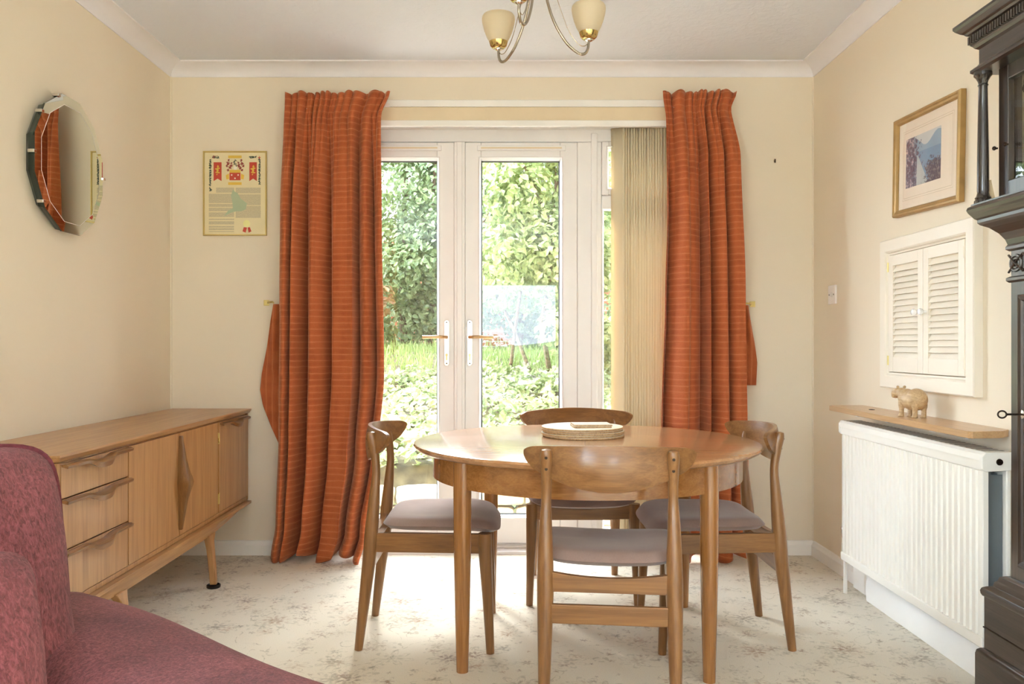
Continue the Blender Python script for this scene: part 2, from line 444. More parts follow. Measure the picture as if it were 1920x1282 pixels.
# leaves and ground
def leaf_mat(name, cols, trans=.45):
    t = NT(name)
    oi = t.noise(t.coord(), 2.2, 3, .7); oi2 = t.noise(t.coord(), 14, 2, .7)
    f = t.math('MULTIPLY_ADD', oi2.outputs[0], .6, t.math('MULTIPLY', oi.outputs[0], .45))
    st = [(.30+i*.40/(len(cols)-1), s2l(c)) for i, c in enumerate(cols)]
    c = t.ramp(f, st)
    t.base(c); t.set(Roughness=.42)
    tr = t.n.new('ShaderNodeBsdfTranslucent'); t.lk(t.mix(.35, c, s2l((188, 200, 138))), tr.inputs[0])
    mx = t.n.new('ShaderNodeMixShader'); mx.inputs[0].default_value = trans
    t.lk(t.p.outputs[0], mx.inputs[1]); t.lk(tr.outputs[0], mx.inputs[2]); t.lk(mx.outputs[0], t.out.inputs[0])
    return t.mat
M['leaf_hedge'] = leaf_mat('hedge_leaves', [(38, 58, 38), (78, 102, 66), (126, 146, 100), (180, 192, 156)])
M['leaf_tree'] = leaf_mat('hazel_leaves', [(64, 86, 44), (112, 134, 76), (152, 166, 108), (196, 202, 164)])
M['leaf_cover'] = leaf_mat('ground_cover_leaves', [(60, 78, 42), (108, 124, 78), (150, 160, 108), (198, 202, 166)])
M['leaf_red'] = leaf_mat('copper_leaves', [(92, 54, 40), (136, 96, 66), (150, 140, 90)])
M['grass'] = leaf_mat('grass_blades', [(86, 114, 54), (128, 150, 80), (162, 174, 110)], .3)
M['bark'] = plain('tree_bark', (104, 86, 66), .9, var=.3, nscale=30, bump=.6, bscale=40)
M['soil'] = plain('garden_soil', (88, 80, 56), .95, var=.3, nscale=10, bump=.6, bscale=20)
M['stone'] = plain('sandstone', (196, 180, 150), .9, var=.18, nscale=9, bump=.7, bscale=26)
M['paving'] = plain('patio_paving', (206, 198, 182), .9, var=.1, nscale=6, bump=.3, bscale=30)
t = NT('red_brick'); br = t.n.new('ShaderNodeTexBrick'); t.lk(t.coord((1,1,1), (PI/2,0,0)), br.inputs['Vector'])
br.inputs['Color1'].default_value = (*s2l((160, 92, 66)), 1); br.inputs['Color2'].default_value = (*s2l((182, 116, 84)), 1)
br.inputs['Mortar'].default_value = (*s2l((190, 176, 156)), 1); br.inputs['Scale'].default_value = 1
br.inputs['Brick Width'].default_value = .225; br.inputs['Row Height'].default_value = .075; br.inputs['Mortar Size'].default_value = .01
t.base(br.outputs[0]); t.set(Roughness=.9); M['brick'] = t.mat
# ------------------------------------------------------------------ the room
OX0, OX1, OZ = -0.86, 0.99, 2.20          # opening for the doors in the back wall
T = 0.28
b = MB()
b.box(WL-T, OX0, WB, WB+T, -.2, CEIL+.3); b.box(OX1, WR+T, WB, WB+T, -.2, CEIL+.3); b.box(OX0, OX1, WB, WB+T, OZ, CEIL+.3)
struct(b.obj('wall_back', M['wall']))
# left wall, with an unseen window added behind the camera for fill light
LWY0, LWY1, LWZ0, LWZ1 = -3.1, -0.3, .5, 2.2
b = MB(); b.box(WL-T, WL, LWY1, WB+T, -.2, CEIL+.3); b.box(WL-T, WL, WF-T, LWY0, -.2, CEIL+.3)
b.box(WL-T, WL, LWY0, LWY1, -.2, LWZ0); b.box(WL-T, WL, LWY0, LWY1, LWZ1, CEIL+.3)
struct(b.obj('wall_left', M['wall_side']))
b = MB(); b.box(WR, WR+T, WF-T, WB+T, -.2, CEIL+.3); struct(b.obj('wall_right', M['wall_side']))
# wall behind the camera with a wide window
RX0, RX1, RZ0, RZ1 = -.40, .80, .42, 2.02
b = MB(); b.box(WL-T, RX0, WF-T, WF, -.2, CEIL+.3); b.box(RX1, WR+T, WF-T, WF, -.2, CEIL+.3)
b.box(RX0, RX1, WF-T, WF, -.2, RZ0); b.box(RX0, RX1, WF-T, WF, RZ1, CEIL+.3)
struct(b.obj('wall_front', M['wall']))
b = MB(); b.box(WL-T, WR+T, WF-T, WB+T, -.25, 0); struct(b.obj('floor', M['carpet']))
b = MB(); b.box(WL-T, WR+T, WF-T, WB+T, CEIL, CEIL+.35); struct(b.obj('ceiling', M['ceiling']))

# unseen upper storey and neighbours, added to shade the garden from the rear sky
b = MB(); b.box(WL-T, 9, WF-T, WB+T, CEIL+.35, 5.6); b.box(-9, WL-T, WB-1.2, WB+T, CEIL+.35, 5.6); b.box(-9, WL-T, WB-1.2, WB+T, -.3, CEIL+.35); b.box(WR+T, 9, WF-T, WB+T, -.3, CEIL+.35)
struct(b.obj('garden_shade_block', M['brick']))
def win_frame(name, x0, x1, z0, z1, y, axis='y', mull=()):
    b = MB(); w = .055
    def bx(a0, a1, c0, c1):
        if axis == 'y': b.box(a0, a1, y-.035, y+.035, c0, c1)
        else: b.box(y-.035, y+.035, a0, a1, c0, c1)
    bx(x0, x0+w, z0, z1); bx(x1-w, x1, z0, z1); bx(x0+w, x1-w, z0, z0+w); bx(x0+w, x1-w, z1-w, z1)
    for m in mull: bx(m-.03, m+.03, z0+w, z1-w)
    o = b.obj(name, M['upvc'], bevel=.006); struct(o)
    g = MB()
    if axis == 'y': g.box(x0+.05, x1-.05, y-.003, y+.003, z0+.05, z1-.05)
    else: g.box(y-.003, y+.003, x0+.05, x1-.05, z0+.05, z1-.05)
    g.obj('pane', M['glass'], o)
    return o
win_frame('window_2', RX0, RX1, RZ0, RZ1, WF-.14, mull=())
win_frame('added_fill_window', LWY0, LWY1, LWZ0, LWZ1, WL-.14, 'x', mull=(-2.1, -1.3))  # second one: unseen side window, added to let fill light into the room

# coving: concave quarter profile, mitred
def coving(name, p0, p1, inward, m0, m1):
    """runs from p0 to p1 (wall line), inward = unit vector to the room, m0/m1 = mitre signs"""
    p0, p1, inward = Vector(p0), Vector(p1), Vector(inward); d = (p1-p0).normalized()
    prof = [(0, .062), (.004, .062), (.004, .056)]
    for i in range(9):
        a = i/8*PI/2; prof.append((.004+.071*(1-math.cos(a)), .056-.050*math.sin(a)))
    prof += [(.080, .006), (.080, 0), (0, 0)]
    r0 = [p0 + inward*o + d*(o*m0) + Vector((0,0,CEIL-z)) for o, z in prof]
    r1 = [p1 + inward*o - d*(o*m1) + Vector((0,0,CEIL-z)) for o, z in prof]
    b = MB(); b.loft([r0, r1], True, True, True); struct(b.obj(name, M['coving'], sharp=25))
M['coving'] = plain('white_coving_paint', (232, 230, 232), .6, var=.01)
coving('trim_1', (WL, WB, 0), (WR, WB, 0), (0,-1,0), 1, 1)
coving('trim_2', (WL, WF, 0), (WL, WB, 0), (1,0,0), 1, 1)
coving('trim_3', (WR, WF, 0), (WR, WB, 0), (-1,0,0), 1, 1)
# thin beads of filler in the two far corners
b = MB(); b.box(WL, WL+.007, WB-.007, WB, .06, CEIL-.06); b.box(WR-.006, WR, WB-.006, WB, .06, CEIL-.06)
struct(b.obj('trim_4', M['wall']))

def skirting(name, segs):
    b = MB()
    for (p0, p1, inw) in segs:
        p0, p1, inw = Vector(p0), Vector(p1), Vector(inw)
        prof = [(0,0),(.016,0),(.016,.052),(.011,.062),(.007,.072),(0,.075)]
        b.loft([[p + inw*o + Vector((0,0,z)) for o, z in prof] for p in (p0, p1)], True, True, False)
    struct(b.obj(name, M['gloss']))
skirting('baseboard_back', [((WL, WB, 0), (OX0-.02, WB, 0), (0,-1,0)), ((OX1+.02, WB, 0), (WR, WB, 0), (0,-1,0))])
skirting('baseboard_left', [((WL, WF, 0), (WL, WB-.016, 0), (1,0,0))])
skirting('baseboard_right', [((WR, WF, 0), (WR, WB-.016, 0), (-1,0,0))])

# boards above the doors: stepped painted casing, then the cream beam, then the lower white lip
b = MB(); b.box(OX0-.06, OX1+.06, WB-.022, WB, 2.282, 2.318); struct(b.obj('trim_5', M['gloss'], bevel=.004))
b = MB(); b.box(OX0-.05, OX1+.05, WB-.016, WB, 2.212, 2.282); struct(b.obj('trim_6', M['cream_board'], bevel=.003))
b = MB(); b.box(OX0-.05, OX1+.05, WB-.030, WB, 2.180, 2.212); struct(b.obj('trim_7', M['gloss'], bevel=.004))

# ------------------------------------------------------------------ doors (frame front face at FY)
FY = 4.385; s = F/FY
def X(px): return (px-CX)/s
def Z(py): return HC-(py-CY)/s
FD = .07
zt, zb = Z(240), .0
# outer frame with the two mullions and the transom of the side light
b = MB()
x0, x1 = OX0, OX1
b.box(x0, x1, FY, FY+FD, Z(266), OZ+.01)                     # head
b.box(x0, x1, FY, FY+FD, -.02, .035)                          # cill
b.box(x0, X(662), FY, FY+FD, .035, Z(266))                    # left jamb
b.box(X(1082), X(1128), FY, FY+FD, .035, Z(266))              # post between door and side light
b.box(x1-.05, x1, FY, FY+FD, .035, Z(266))
b.box(X(1128), x1-.05, FY, FY+FD, Z(392), Z(366))             # transom
b.box(X(1128), x1-.05, FY, FY+FD, .035, .105)
b.box(X(1108), X(1120), FY-.012, FY, .035, Z(250))            # raised bead on the post
struct(b.obj('trim_8', M['upvc'], bevel=.006, seg=2))
b = MB(); b.box(x0, x1, FY-.09, FY, -.005, .016); b.box(x0, x1, FY-.02, FY, .016, .03)
struct(b.obj('trim_9', M['upvc'], bevel=.004))
# reveal linings
b = MB(); b.box(x0-.001, x0+.012, WB, FY, 0, OZ); b.box(x1-.012, x1+.001, WB, FY, 0, OZ); b.box(x0, x1, WB, FY, OZ-.006, OZ+.001)
struct(b.obj('trim_10', M['gloss']))

def ringframe(b, x0, x1, z0, z1, gx0, gx1, gz0, gz1, ya, yb):
    b.box(x0, gx0, ya, yb, z0, z1); b.box(gx1, x1, ya, yb, z0, z1)
    b.box(gx0, gx1, ya, yb, z0, gz0); b.box(gx0, gx1, ya, yb, gz1, z1)
def bead(b, gx0, gx1, gz0, gz1, y, w=.014, d=.010):
    # sloping glazing bead round the glass
    o = [(gx0-w, gz0-w), (gx1+w, gz0-w), (gx1+w, gz1+w), (gx0-w, gz1+w)]
    i = [(gx0, gz0), (gx1, gz0), (gx1, gz1), (gx0, gz1)]
    b.loft([[Vector((p[0], y, p[1])) for p in o], [Vector((p[0], y-d*.6, p[1])) for p in o],
            [Vector(((p[0]*.6+q[0]*.4), y-d, (p[1]*.6+q[1]*.4))) for p, q in zip(o, i)], [Vector((p[0], y+.012, p[1])) for p in i]], True, False, False)
def leaf(name, label, px0, px1, gx0, gx1, handle_px, direction):
    ya, yb = FY-.012, FY+.055
    x0, x1, z0, z1 = X(px0), X(px1), .04, Z(268)
    g = (X(gx0), X(gx1), Z(966), Z(300))
    b = MB(); ringframe(b, x0, x1, z0, z1, *g, ya, yb)
    o = b.obj(name, M['upvc'], bevel=.005); struct(o, label)
    bb = MB(); bead(bb, *g, ya); bb.obj('glazing_bead', M['upvc'], o)
    gb = MB(); gb.box(g[0], g[1], FY+.018, FY+.024, g[2], g[3]); gb.obj('pane', M['glass'], o)
    sp = MB(); 
    for q in ((g[0], g[0]+.006, g[2], g[3]), (g[1]-.006, g[1], g[2], g[3]), (g[0], g[1], g[2], g[2]+.006), (g[0], g[1], g[3]-.006, g[3])):
        sp.box(q[0], q[1], FY+.026, FY+.036, q[2], q[3])
    sp.obj('spacer_bar', M['black'], o)
    # trickle vent
    v = MB(); vx0, vx1 = (X(895), X(1060)) if direction > 0 else (X(700), X(828))
    v.box(vx0, vx1, ya-.012, ya, Z(284), Z(274)); v.obj('trickle_vent', M['upvc'], o, bevel=.003)
    v = MB(); v.box(vx0+.02, vx1-.02, ya-.0145, ya-.012, Z(280.5), Z(278)); v.obj('vent_slot', M['cream_board'], o)
    # handle: long rounded back plate, lever, key barrel, screws
    hx = X(handle_px); hz0, hz1 = Z(686), Z(600); r = .0145
    pl = MB(); poly = [(hx+r*math.cos(a), hz1-r+r*math.sin(a)) for a in [PI*i/8 for i in range(9)]] + \
                      [(hx+r*math.cos(a), hz0+r+r*math.sin(a)) for a in [PI+PI*i/8 for i in range(9)]]
    pl.prism(poly, ya-.010, ya); h = pl.obj('handle_plate', M['chrome'], o, bevel=.0025)
    zl = Z(632); lv = MB(); e = X(handle_px+direction*44)
    lv.tube([(hx, ya-.008, zl), (hx, ya-.035, zl), (hx+direction*.010, ya-.045, zl), (hx+direction*.03, ya-.048, zl+.001), (e, ya-.048, zl)], [.009, .008, .008, .0085, .0085], 14)
    lv.obj('lever', M['brass_lever'], h)
    kb = MB(); kb.lathe([(.0065, 0), (.0065, .006), (.0055, .008)], (0,0,0), 14, True, Matrix.Translation((hx, ya-.010, Z(665))) @ Matrix.Rotation(PI/2, 4, 'X'))
    kb.box(hx-.0035, hx+.0035, ya-.017, ya-.010, Z(675), Z(665)); kb.obj('key_barrel', M['brass_lever'], h)
    sc_ = MB()
    for zz in (Z(604.5), Z(681)):
        sc_.lathe([(.0035, 0), (.003, .0015), (.0, .002)], (0,0,0), 10, True, Matrix.Translation((hx, ya-.010, zz)) @ Matrix.Rotation(PI/2, 4, 'X'))
    sc_.obj('screw', M['iron'], h)
    return o
M['brass_lever'] = metal('gold_lever', (200, 164, 122), .2)
leaf('door_1', 'left white french door leaf, half behind the curtain', 664, 852, 706, 820, 838, -1)
leaf('door_2', 'right white french door leaf', 872, 1082, 902, 1050, 881, 1)
b = MB(); b.box(X(852), X(872), FY-.022, FY+.055, .04, Z(268)); b.box(X(857), X(867), FY-.028, FY-.022, .04, Z(268))
struct(b.obj('trim_11', M['upvc'], bevel=.004))
# side light: upper fanlight sash and fixed pane below
wx0, wx1 = X(1128), OX1-.05
b = MB(); ringframe(b, wx0, wx1, Z(366), Z(266), X(1141), wx1-.04, Z(352), Z(280), FY-.012, FY+.05)
w1 = b.obj('window_1', M['upvc'], bevel=.005); struct(w1, 'narrow white side window right of the french doors')
b = MB(); bead(b, X(1141), wx1-.04, Z(352), Z(280), FY-.012); bead(b, X(1128)+.014, wx1-.014, .105+.014, Z(392)-.006, FY+.01); b.obj('glazing_bead', M['upvc'], w1)
b = MB(); b.box(X(1141), wx1-.04, FY+.018, FY+.024, Z(352), Z(280)); b.obj('pane', M['glass'], w1)
b = MB(); b.box(X(1128), wx1, FY+.030, FY+.036, .105, Z(392)); b.obj('pane', M['glass'], w1)

# ------------------------------------------------------------------ vertical blind, drawn back to the right
bl = thing('vertical_blind', 'cream vertical blind bunched up in front of the narrow side window', 'blind', (.70, WB+.045, 0))
b = MB(); b.box(OX0+.02, OX1-.02, WB+.025, WB+.060, Z(241)+.004, OZ-.006); b.obj('head_rail', M['upvc'], bl, bevel=.003, world=True)
n = 20
for i in range(n):
    xx = X(1156)+ (X(1251)-X(1156))*i/(n-1)
    sb = MB(); a = math.radians(46 + (i % 3)*3)
    dx, dy = .044*math.cos(a), .044*math.sin(a)
    zt_, zb_ = Z(243), .045
    yc = WB+.043
    def sl(u, v, xx=xx, dx=dx, dy=dy): 
        q = (u-.5)*2; bow = .006*(1-q*q)
        return Vector((xx+dx*q+bow*math.sin(a), yc-dy*q+bow*math.cos(a), zt_+(zb_-zt_)*v))
    sb.grid(sl, 4, 2, True); so = sb.obj('slat', M['blind'], bl, world=True, solid=.0008)
    hk = MB(); hk.box(xx-.005, xx+.005, yc-.004, yc+.004, zt_-.004, zt_+.014); hk.obj('hanger', M['plastic'], bl, world=True)

# ------------------------------------------------------------------ garden beyond the glass
rnd = random.Random(4)
def ground_z(x, y):
    if y < 5.9: return -.14
    t_ = min(1, (y-5.9)/3.6); base = .20 + .72*t_
    if y > 9.5: base = .92 + (y-9.5)*.055
    return base + .05*math.sin(x*1.7+y)*t_ + .04*mnoise.noise(Vector((x*1.3, y*1.3, 0)))
def leaves(b, centers, n, size, rr, flatness=1.0, up=.0):
    """n folded leaves scattered on blobs (c, rx, ry, rz)"""
    tot = sum(c[1]*c[3] for c in centers); 
    for (c, rx, ry, rz) in centers:
        k = int(n*rx*rz/tot)
        for _ in range(k):
            d = Vector((rr.gauss(0,1), rr.gauss(0,1), rr.gauss(0,1))).normalized()
            q = rr.uniform(.62, 1.05)**.7
            p = Vector((c[0]+d.x*rx*q, c[1]+d.y*ry*q, c[2]+d.z*rz*q))
            nrm = (d + Vector((rr.uniform(-.8,.8), rr.uniform(-.8,.8), rr.uniform(-.3,.9)+up))).normalized()
            leaf1(b, p, nrm, size*rr.uniform(.6, 1.3), rr)
def leaf1(b, p, nrm, L, rr):
    a = nrm.cross(Vector((rr.uniform(-1,1), rr.uniform(-1,1), rr.uniform(-1,1)))).normalized()
    w = nrm.cross(a)*L*.30; tip = a*L*.5; dr = nrm*L*.10
    b.add([p-tip, p-tip*.15+w+dr, p+tip*.45+w*.75+dr*.6, p+tip-dr*.6, p+tip*.45-w*.75+dr*.6, p-tip*.15-w+dr, p-tip*.1, p+tip*.45],
          [(0,1,6),(1,2,7,6),(2,3,7),(3,4,7),(4,5,6,7),(5,0,6)], False)

b = MB()
b.grid(lambda u, v: Vector((-7+14*u, 5.62+(15-5.62)*v, ground_z(-7+14*u, 5.62+(15-5.62)*v) if v > .031 else -.14)), 60, 60)
struct(b.obj('ground', M['soil'], sharp=180, fix=False))
b = MB(); b.box(-7, 7, WB+T, 5.75, -.3, -.12); struct(b.obj('paving', M['paving']))
# lawn: blades of grass
b = MB()
for i in range(9000):
    x = rnd.uniform(-3.4, 2.6); y = rnd.uniform(8.65, 11.0); z = ground_z(x, y)
    h = rnd.uniform(.05, .14)*(1.6 if rnd.random() < .1 else 1); a = rnd.uniform(0, PI); w = .007
    lx, ly = rnd.uniform(-.05, .05), rnd.uniform(-.05, .05)
    c, s_ = math.cos(a)*w, math.sin(a)*w
    b.add([(x-c, y-s_, z-.01), (x+c, y+s_, z-.01), (x+c*.7+lx*.4, y+s_*.7+ly*.4, z+h*.6), (x-c*.7+lx*.4, y-s_*.7+ly*.4, z+h*.6), (x+lx, y+ly, z+h)], [(0,1,2,3),(3,2,4)])
tag(b.obj('grass', M['grass'], fix=False), 'long sunlit grass on the lawn above the bank', 'grass', kind='stuff')
# ground cover on the bank
b = MB()
for i in range(13000):
    x = rnd.uniform(-3.2, 2.6); y = rnd.uniform(5.78, 8.6)**1.0; z = ground_z(x, y)+rnd.uniform(0, .20)*(.6+.6*mnoise.noise(Vector((x*2, y*2, 3))))
    nrm = Vector((rnd.uniform(-.7,.7), rnd.uniform(-1.0,.3), rnd.uniform(.3,1))).normalized()
    leaf1(b, Vector((x, y, z)), nrm, rnd.uniform(.045, .10), rnd)
tag(b.obj('ground_cover', M['leaf_cover'], fix=False), 'dense leafy ground cover over the sloping garden bank', 'plants', kind='stuff')

# dry stone edging at the foot of the bank: each stone a thing
def stone(x, y, z, w, d, h, seed):
    b = MB(); r = random.Random(seed); off = Vector((r.uniform(0,99),)*3)
    def fn(u, v):
        th = 2*PI*u; ph = -PI/2+PI*v
        c = lambda q: math.copysign(abs(q)**.38, q)
        p = Vector((c(math.cos(th))*c(math.cos(ph)), c(math.sin(th))*c(math.cos(ph)), c(math.sin(ph))))
        k = 1+.10*mnoise.noise(p*1.4+off)+.04*mnoise.noise(p*5+off)
        return Vector((p.x*w/2*k, p.y*d/2*k, p.z*h/2*k))
    b.grid(fn, 20, 12); o = b.obj('stone', M['stone'], sharp=60, fix=False); o.location = (x, y, z+h/2); o.rotation_euler = (0, 0, r.uniform(-.1,.1))
    return o
row_names = [('bottom course', -.125), ('upper course', .005)]
sid = 0
for ri, (rn, z) in enumerate(row_names):
    x = -2.0 + .1*ri
    while x < 1.6:
        w = rnd.uniform(.22, .38); h = .125
        o = stone(x+w/2, 5.60+rnd.uniform(-.01,.01)+.03*ri, z, w*.985, .17, h, sid)
        tag(o, 'pale sandstone block in the %s of the low garden wall outside' % rn, 'stone', 'sandstone blocks, %s of the garden wall' % rn)
        sid += 1; x += w
# flatter stones set into the bank
b0 = [(-1.15, 6.35, .42), (-.80, 6.45, .33), (-.42, 6.40, .36), (-.05, 6.5, .30), (-.95, 6.9, .34), (-.5, 6.95, .30)]
for i, (x, y, w) in enumerate(b0):
    o = stone(x, y, ground_z(x, y)-.03, w, .2, .13, 70+i)
    tag(o, 'flat sandstone slab set into the planted garden bank', 'stone', 'flat stones in the garden bank')

def plant_thing(name, label, cat, base, blobs, n, size, mat, seed, stems, group=None, barkmat='bark'):
    rr = random.Random(seed)
    root = thing(name, label, cat, base, 0, group)
    b = MB(); leaves(b, blobs, n, size, rr); b.obj('foliage', M[mat], root, world=True, fix=False)
    b = MB()
    for st in stems:
        pts, r0, r1 = st; k = len(pts)
        b.tube([Vector(p) for p in pts], [r0+(r1-r0)*i/(k-1) for i in range(k)], 7)
    b.obj('stem', M[barkmat], root, world=True)
    return root
def trunk(x, y, z0, z1, r, seed, lean=.2, n=6):
    rr = random.Random(seed); pts = []; px, py = x, y
    for i in range(n):
        pts.append((px, py, z0+(z1-z0)*i/(n-1))); px += rr.uniform(-lean, lean)*.5; py += rr.uniform(-lean, lean)*.4
    return (pts, r, r*.35)
def blobs(x0, x1, y, z0, z1, r, k, seed, dy=.4):
    rr = random.Random(seed); out = []
    for _ in range(k):
        q = r*rr.uniform(.7, 1.25)
        out.append(((rr.uniform(x0, x1), y+rr.uniform(-dy, dy), rr.uniform(z0, z1)), q, q*.8, q))
    return out
g1 = lambda x, y: (x, y, ground_z(x, y)-.02)
plant_thing('hedge_shrub', 'tall dark green shrub seen through the left door pane', 'shrub', g1(-1.25, 10.6), blobs(-1.9, -.5, 10.6, 1.25, 4.3, .42, 34, 1), 15000, .082, 'leaf_hedge', 11,
            [trunk(-1.25, 10.6, .9, 4.2, .05, 1), trunk(-1.0, 10.6, .9, 3.8, .04, 2), trunk(-1.6, 10.7, .9, 3.6, .04, 3)])
plant_thing('hedge_shrub', 'broad green shrub far left behind the curtain line', 'shrub', g1(-3.1, 10.9), blobs(-4.3, -2.1, 10.9, 1.3, 4.0, .5, 24, 5), 6000, .1, 'leaf_hedge', 12, [trunk(-3.1, 10.9, .9, 3.8, .06, 4)])
plant_thing('copper_shrub', 'reddish brown shrub against the brick wall at the left', 'shrub', g1(-1.75, 9.9), blobs(-2.1, -1.5, 9.8, 1.2, 2.2, .22, 10, 7, .2), 1300, .09, 'leaf_red', 13, [trunk(-1.75, 9.9, .9, 2.0, .03, 5)])
tr = plant_thing('hazel_tree', 'light green multi-stemmed tree seen through the right door pane', 'tree', g1(.42, 8.6), blobs(-.55, 1.25, 8.5, 1.75, 3.6, .36, 34, 8, .55), 14000, .078, 'leaf_tree', 14,
            [trunk(.62, 8.5, .8, 3.4, .045, 6, .25), trunk(.45, 8.6, .8, 3.2, .028, 7, .5), trunk(.25, 8.6, .8, 3.0, .022, 8, .6), trunk(.75, 8.5, .8, 3.3, .03, 9, .4), trunk(.05, 8.6, .85, 2.8, .02, 10, .7)])
plant_thing('hedge_shrub', 'green hedge plant behind the light green tree', 'shrub', g1(.6, 11.2), blobs(-.5, 1.9, 11.2, 1.1, 4.1, .48, 44, 9), 14000, .09, 'leaf_hedge', 15, [trunk(.2, 11.2, .95, 3.8, .05, 11), trunk(1.2, 11.2, .95, 3.8, .05, 12)])
plant_thing('hedge_shrub', 'green shrub seen through the narrow side window', 'shrub', g1(2.3, 9.4), blobs(1.3, 3.2, 9.4, 1.2, 3.4, .42, 26, 10), 7500, .085, 'leaf_hedge', 16, [trunk(2.2, 9.4, .9, 3.2, .05, 13)])
plant_thing('low_shrub', 'low pale green shrub at the top of the bank, right', 'shrub', g1(.85, 7.9), blobs(.45, 1.35, 7.9, .95, 1.25, .2, 10, 12, .2), 1300, .085, 'leaf_cover', 17, [trunk(.9, 7.9, .6, 1.2, .015, 14)])
# street side, seen only as a reflection in the door glass
b = MB(); b.box(-30, 30, -60, WF-T, -.4, -.15); struct(b.obj('ground', M['paving']))
plant_thing('street_hedge', 'low hedge across the street, behind the camera', 'hedge', (.2, -13, -.15), blobs(-6, 6, -13, .3, .9, .45, 34, 21, .3), 3000, .16, 'leaf_hedge', 31, [trunk(.2, -13, -.15, .8, .05, 33)])
b = MB(); b.grid(lambda u, v: Vector((-70+140*u, -62-30*v, -1+ (4.2+1.6*math.sin(u*9)+.8*math.sin(u*23))*math.sin(PI*v*.5))), 60, 8); struct(b.obj('hill', M['leaf_hedge'], fix=False))
# garden wall closing the plot
wl0 = MB(); wl0.box(-6.5, 6.5, 12.3, 12.55, .3, 2.6); struct(wl0.obj('garden_wall', M['brick']))
# ------------------------------------------------------------------ dining chairs
def leg_tube(b, pts, rad, n=16): b.tube(pts, rad, n)
def smooth_path(pts, rads, k=5):
    """Catmull-Rom resample of points with radii"""
    P_ = [Vector(p) for p in pts]; out = []; ro = []
    for i in range(len(P_)-1):
        p0 = P_[max(i-1,0)]; p1 = P_[i]; p2 = P_[i+1]; p3 = P_[min(i+2, len(P_)-1)]
        r0 = rads[max(i-1,0)]; r1 = rads[i]; r2 = rads[i+1]; r3 = rads[min(i+2, len(P_)-1)]
        for j in range(k):
            t_ = j/k
            f = lambda a, b_, c, d: .5*((2*b_)+(-a+c)*t_+(2*a-5*b_+4*c-d)*t_*t_+(-a+3*b_-3*c+d)*t_**3)
            out.append(f(p0, p1, p2, p3)); ro.append(f(r0, r1, r2, r3))
    out.append(P_[-1]); ro.append(rads[-1]); return out, ro
ZL = wood  # grain runs along each member
def band_y(u): return -.222 + .108*(u/.25)**2
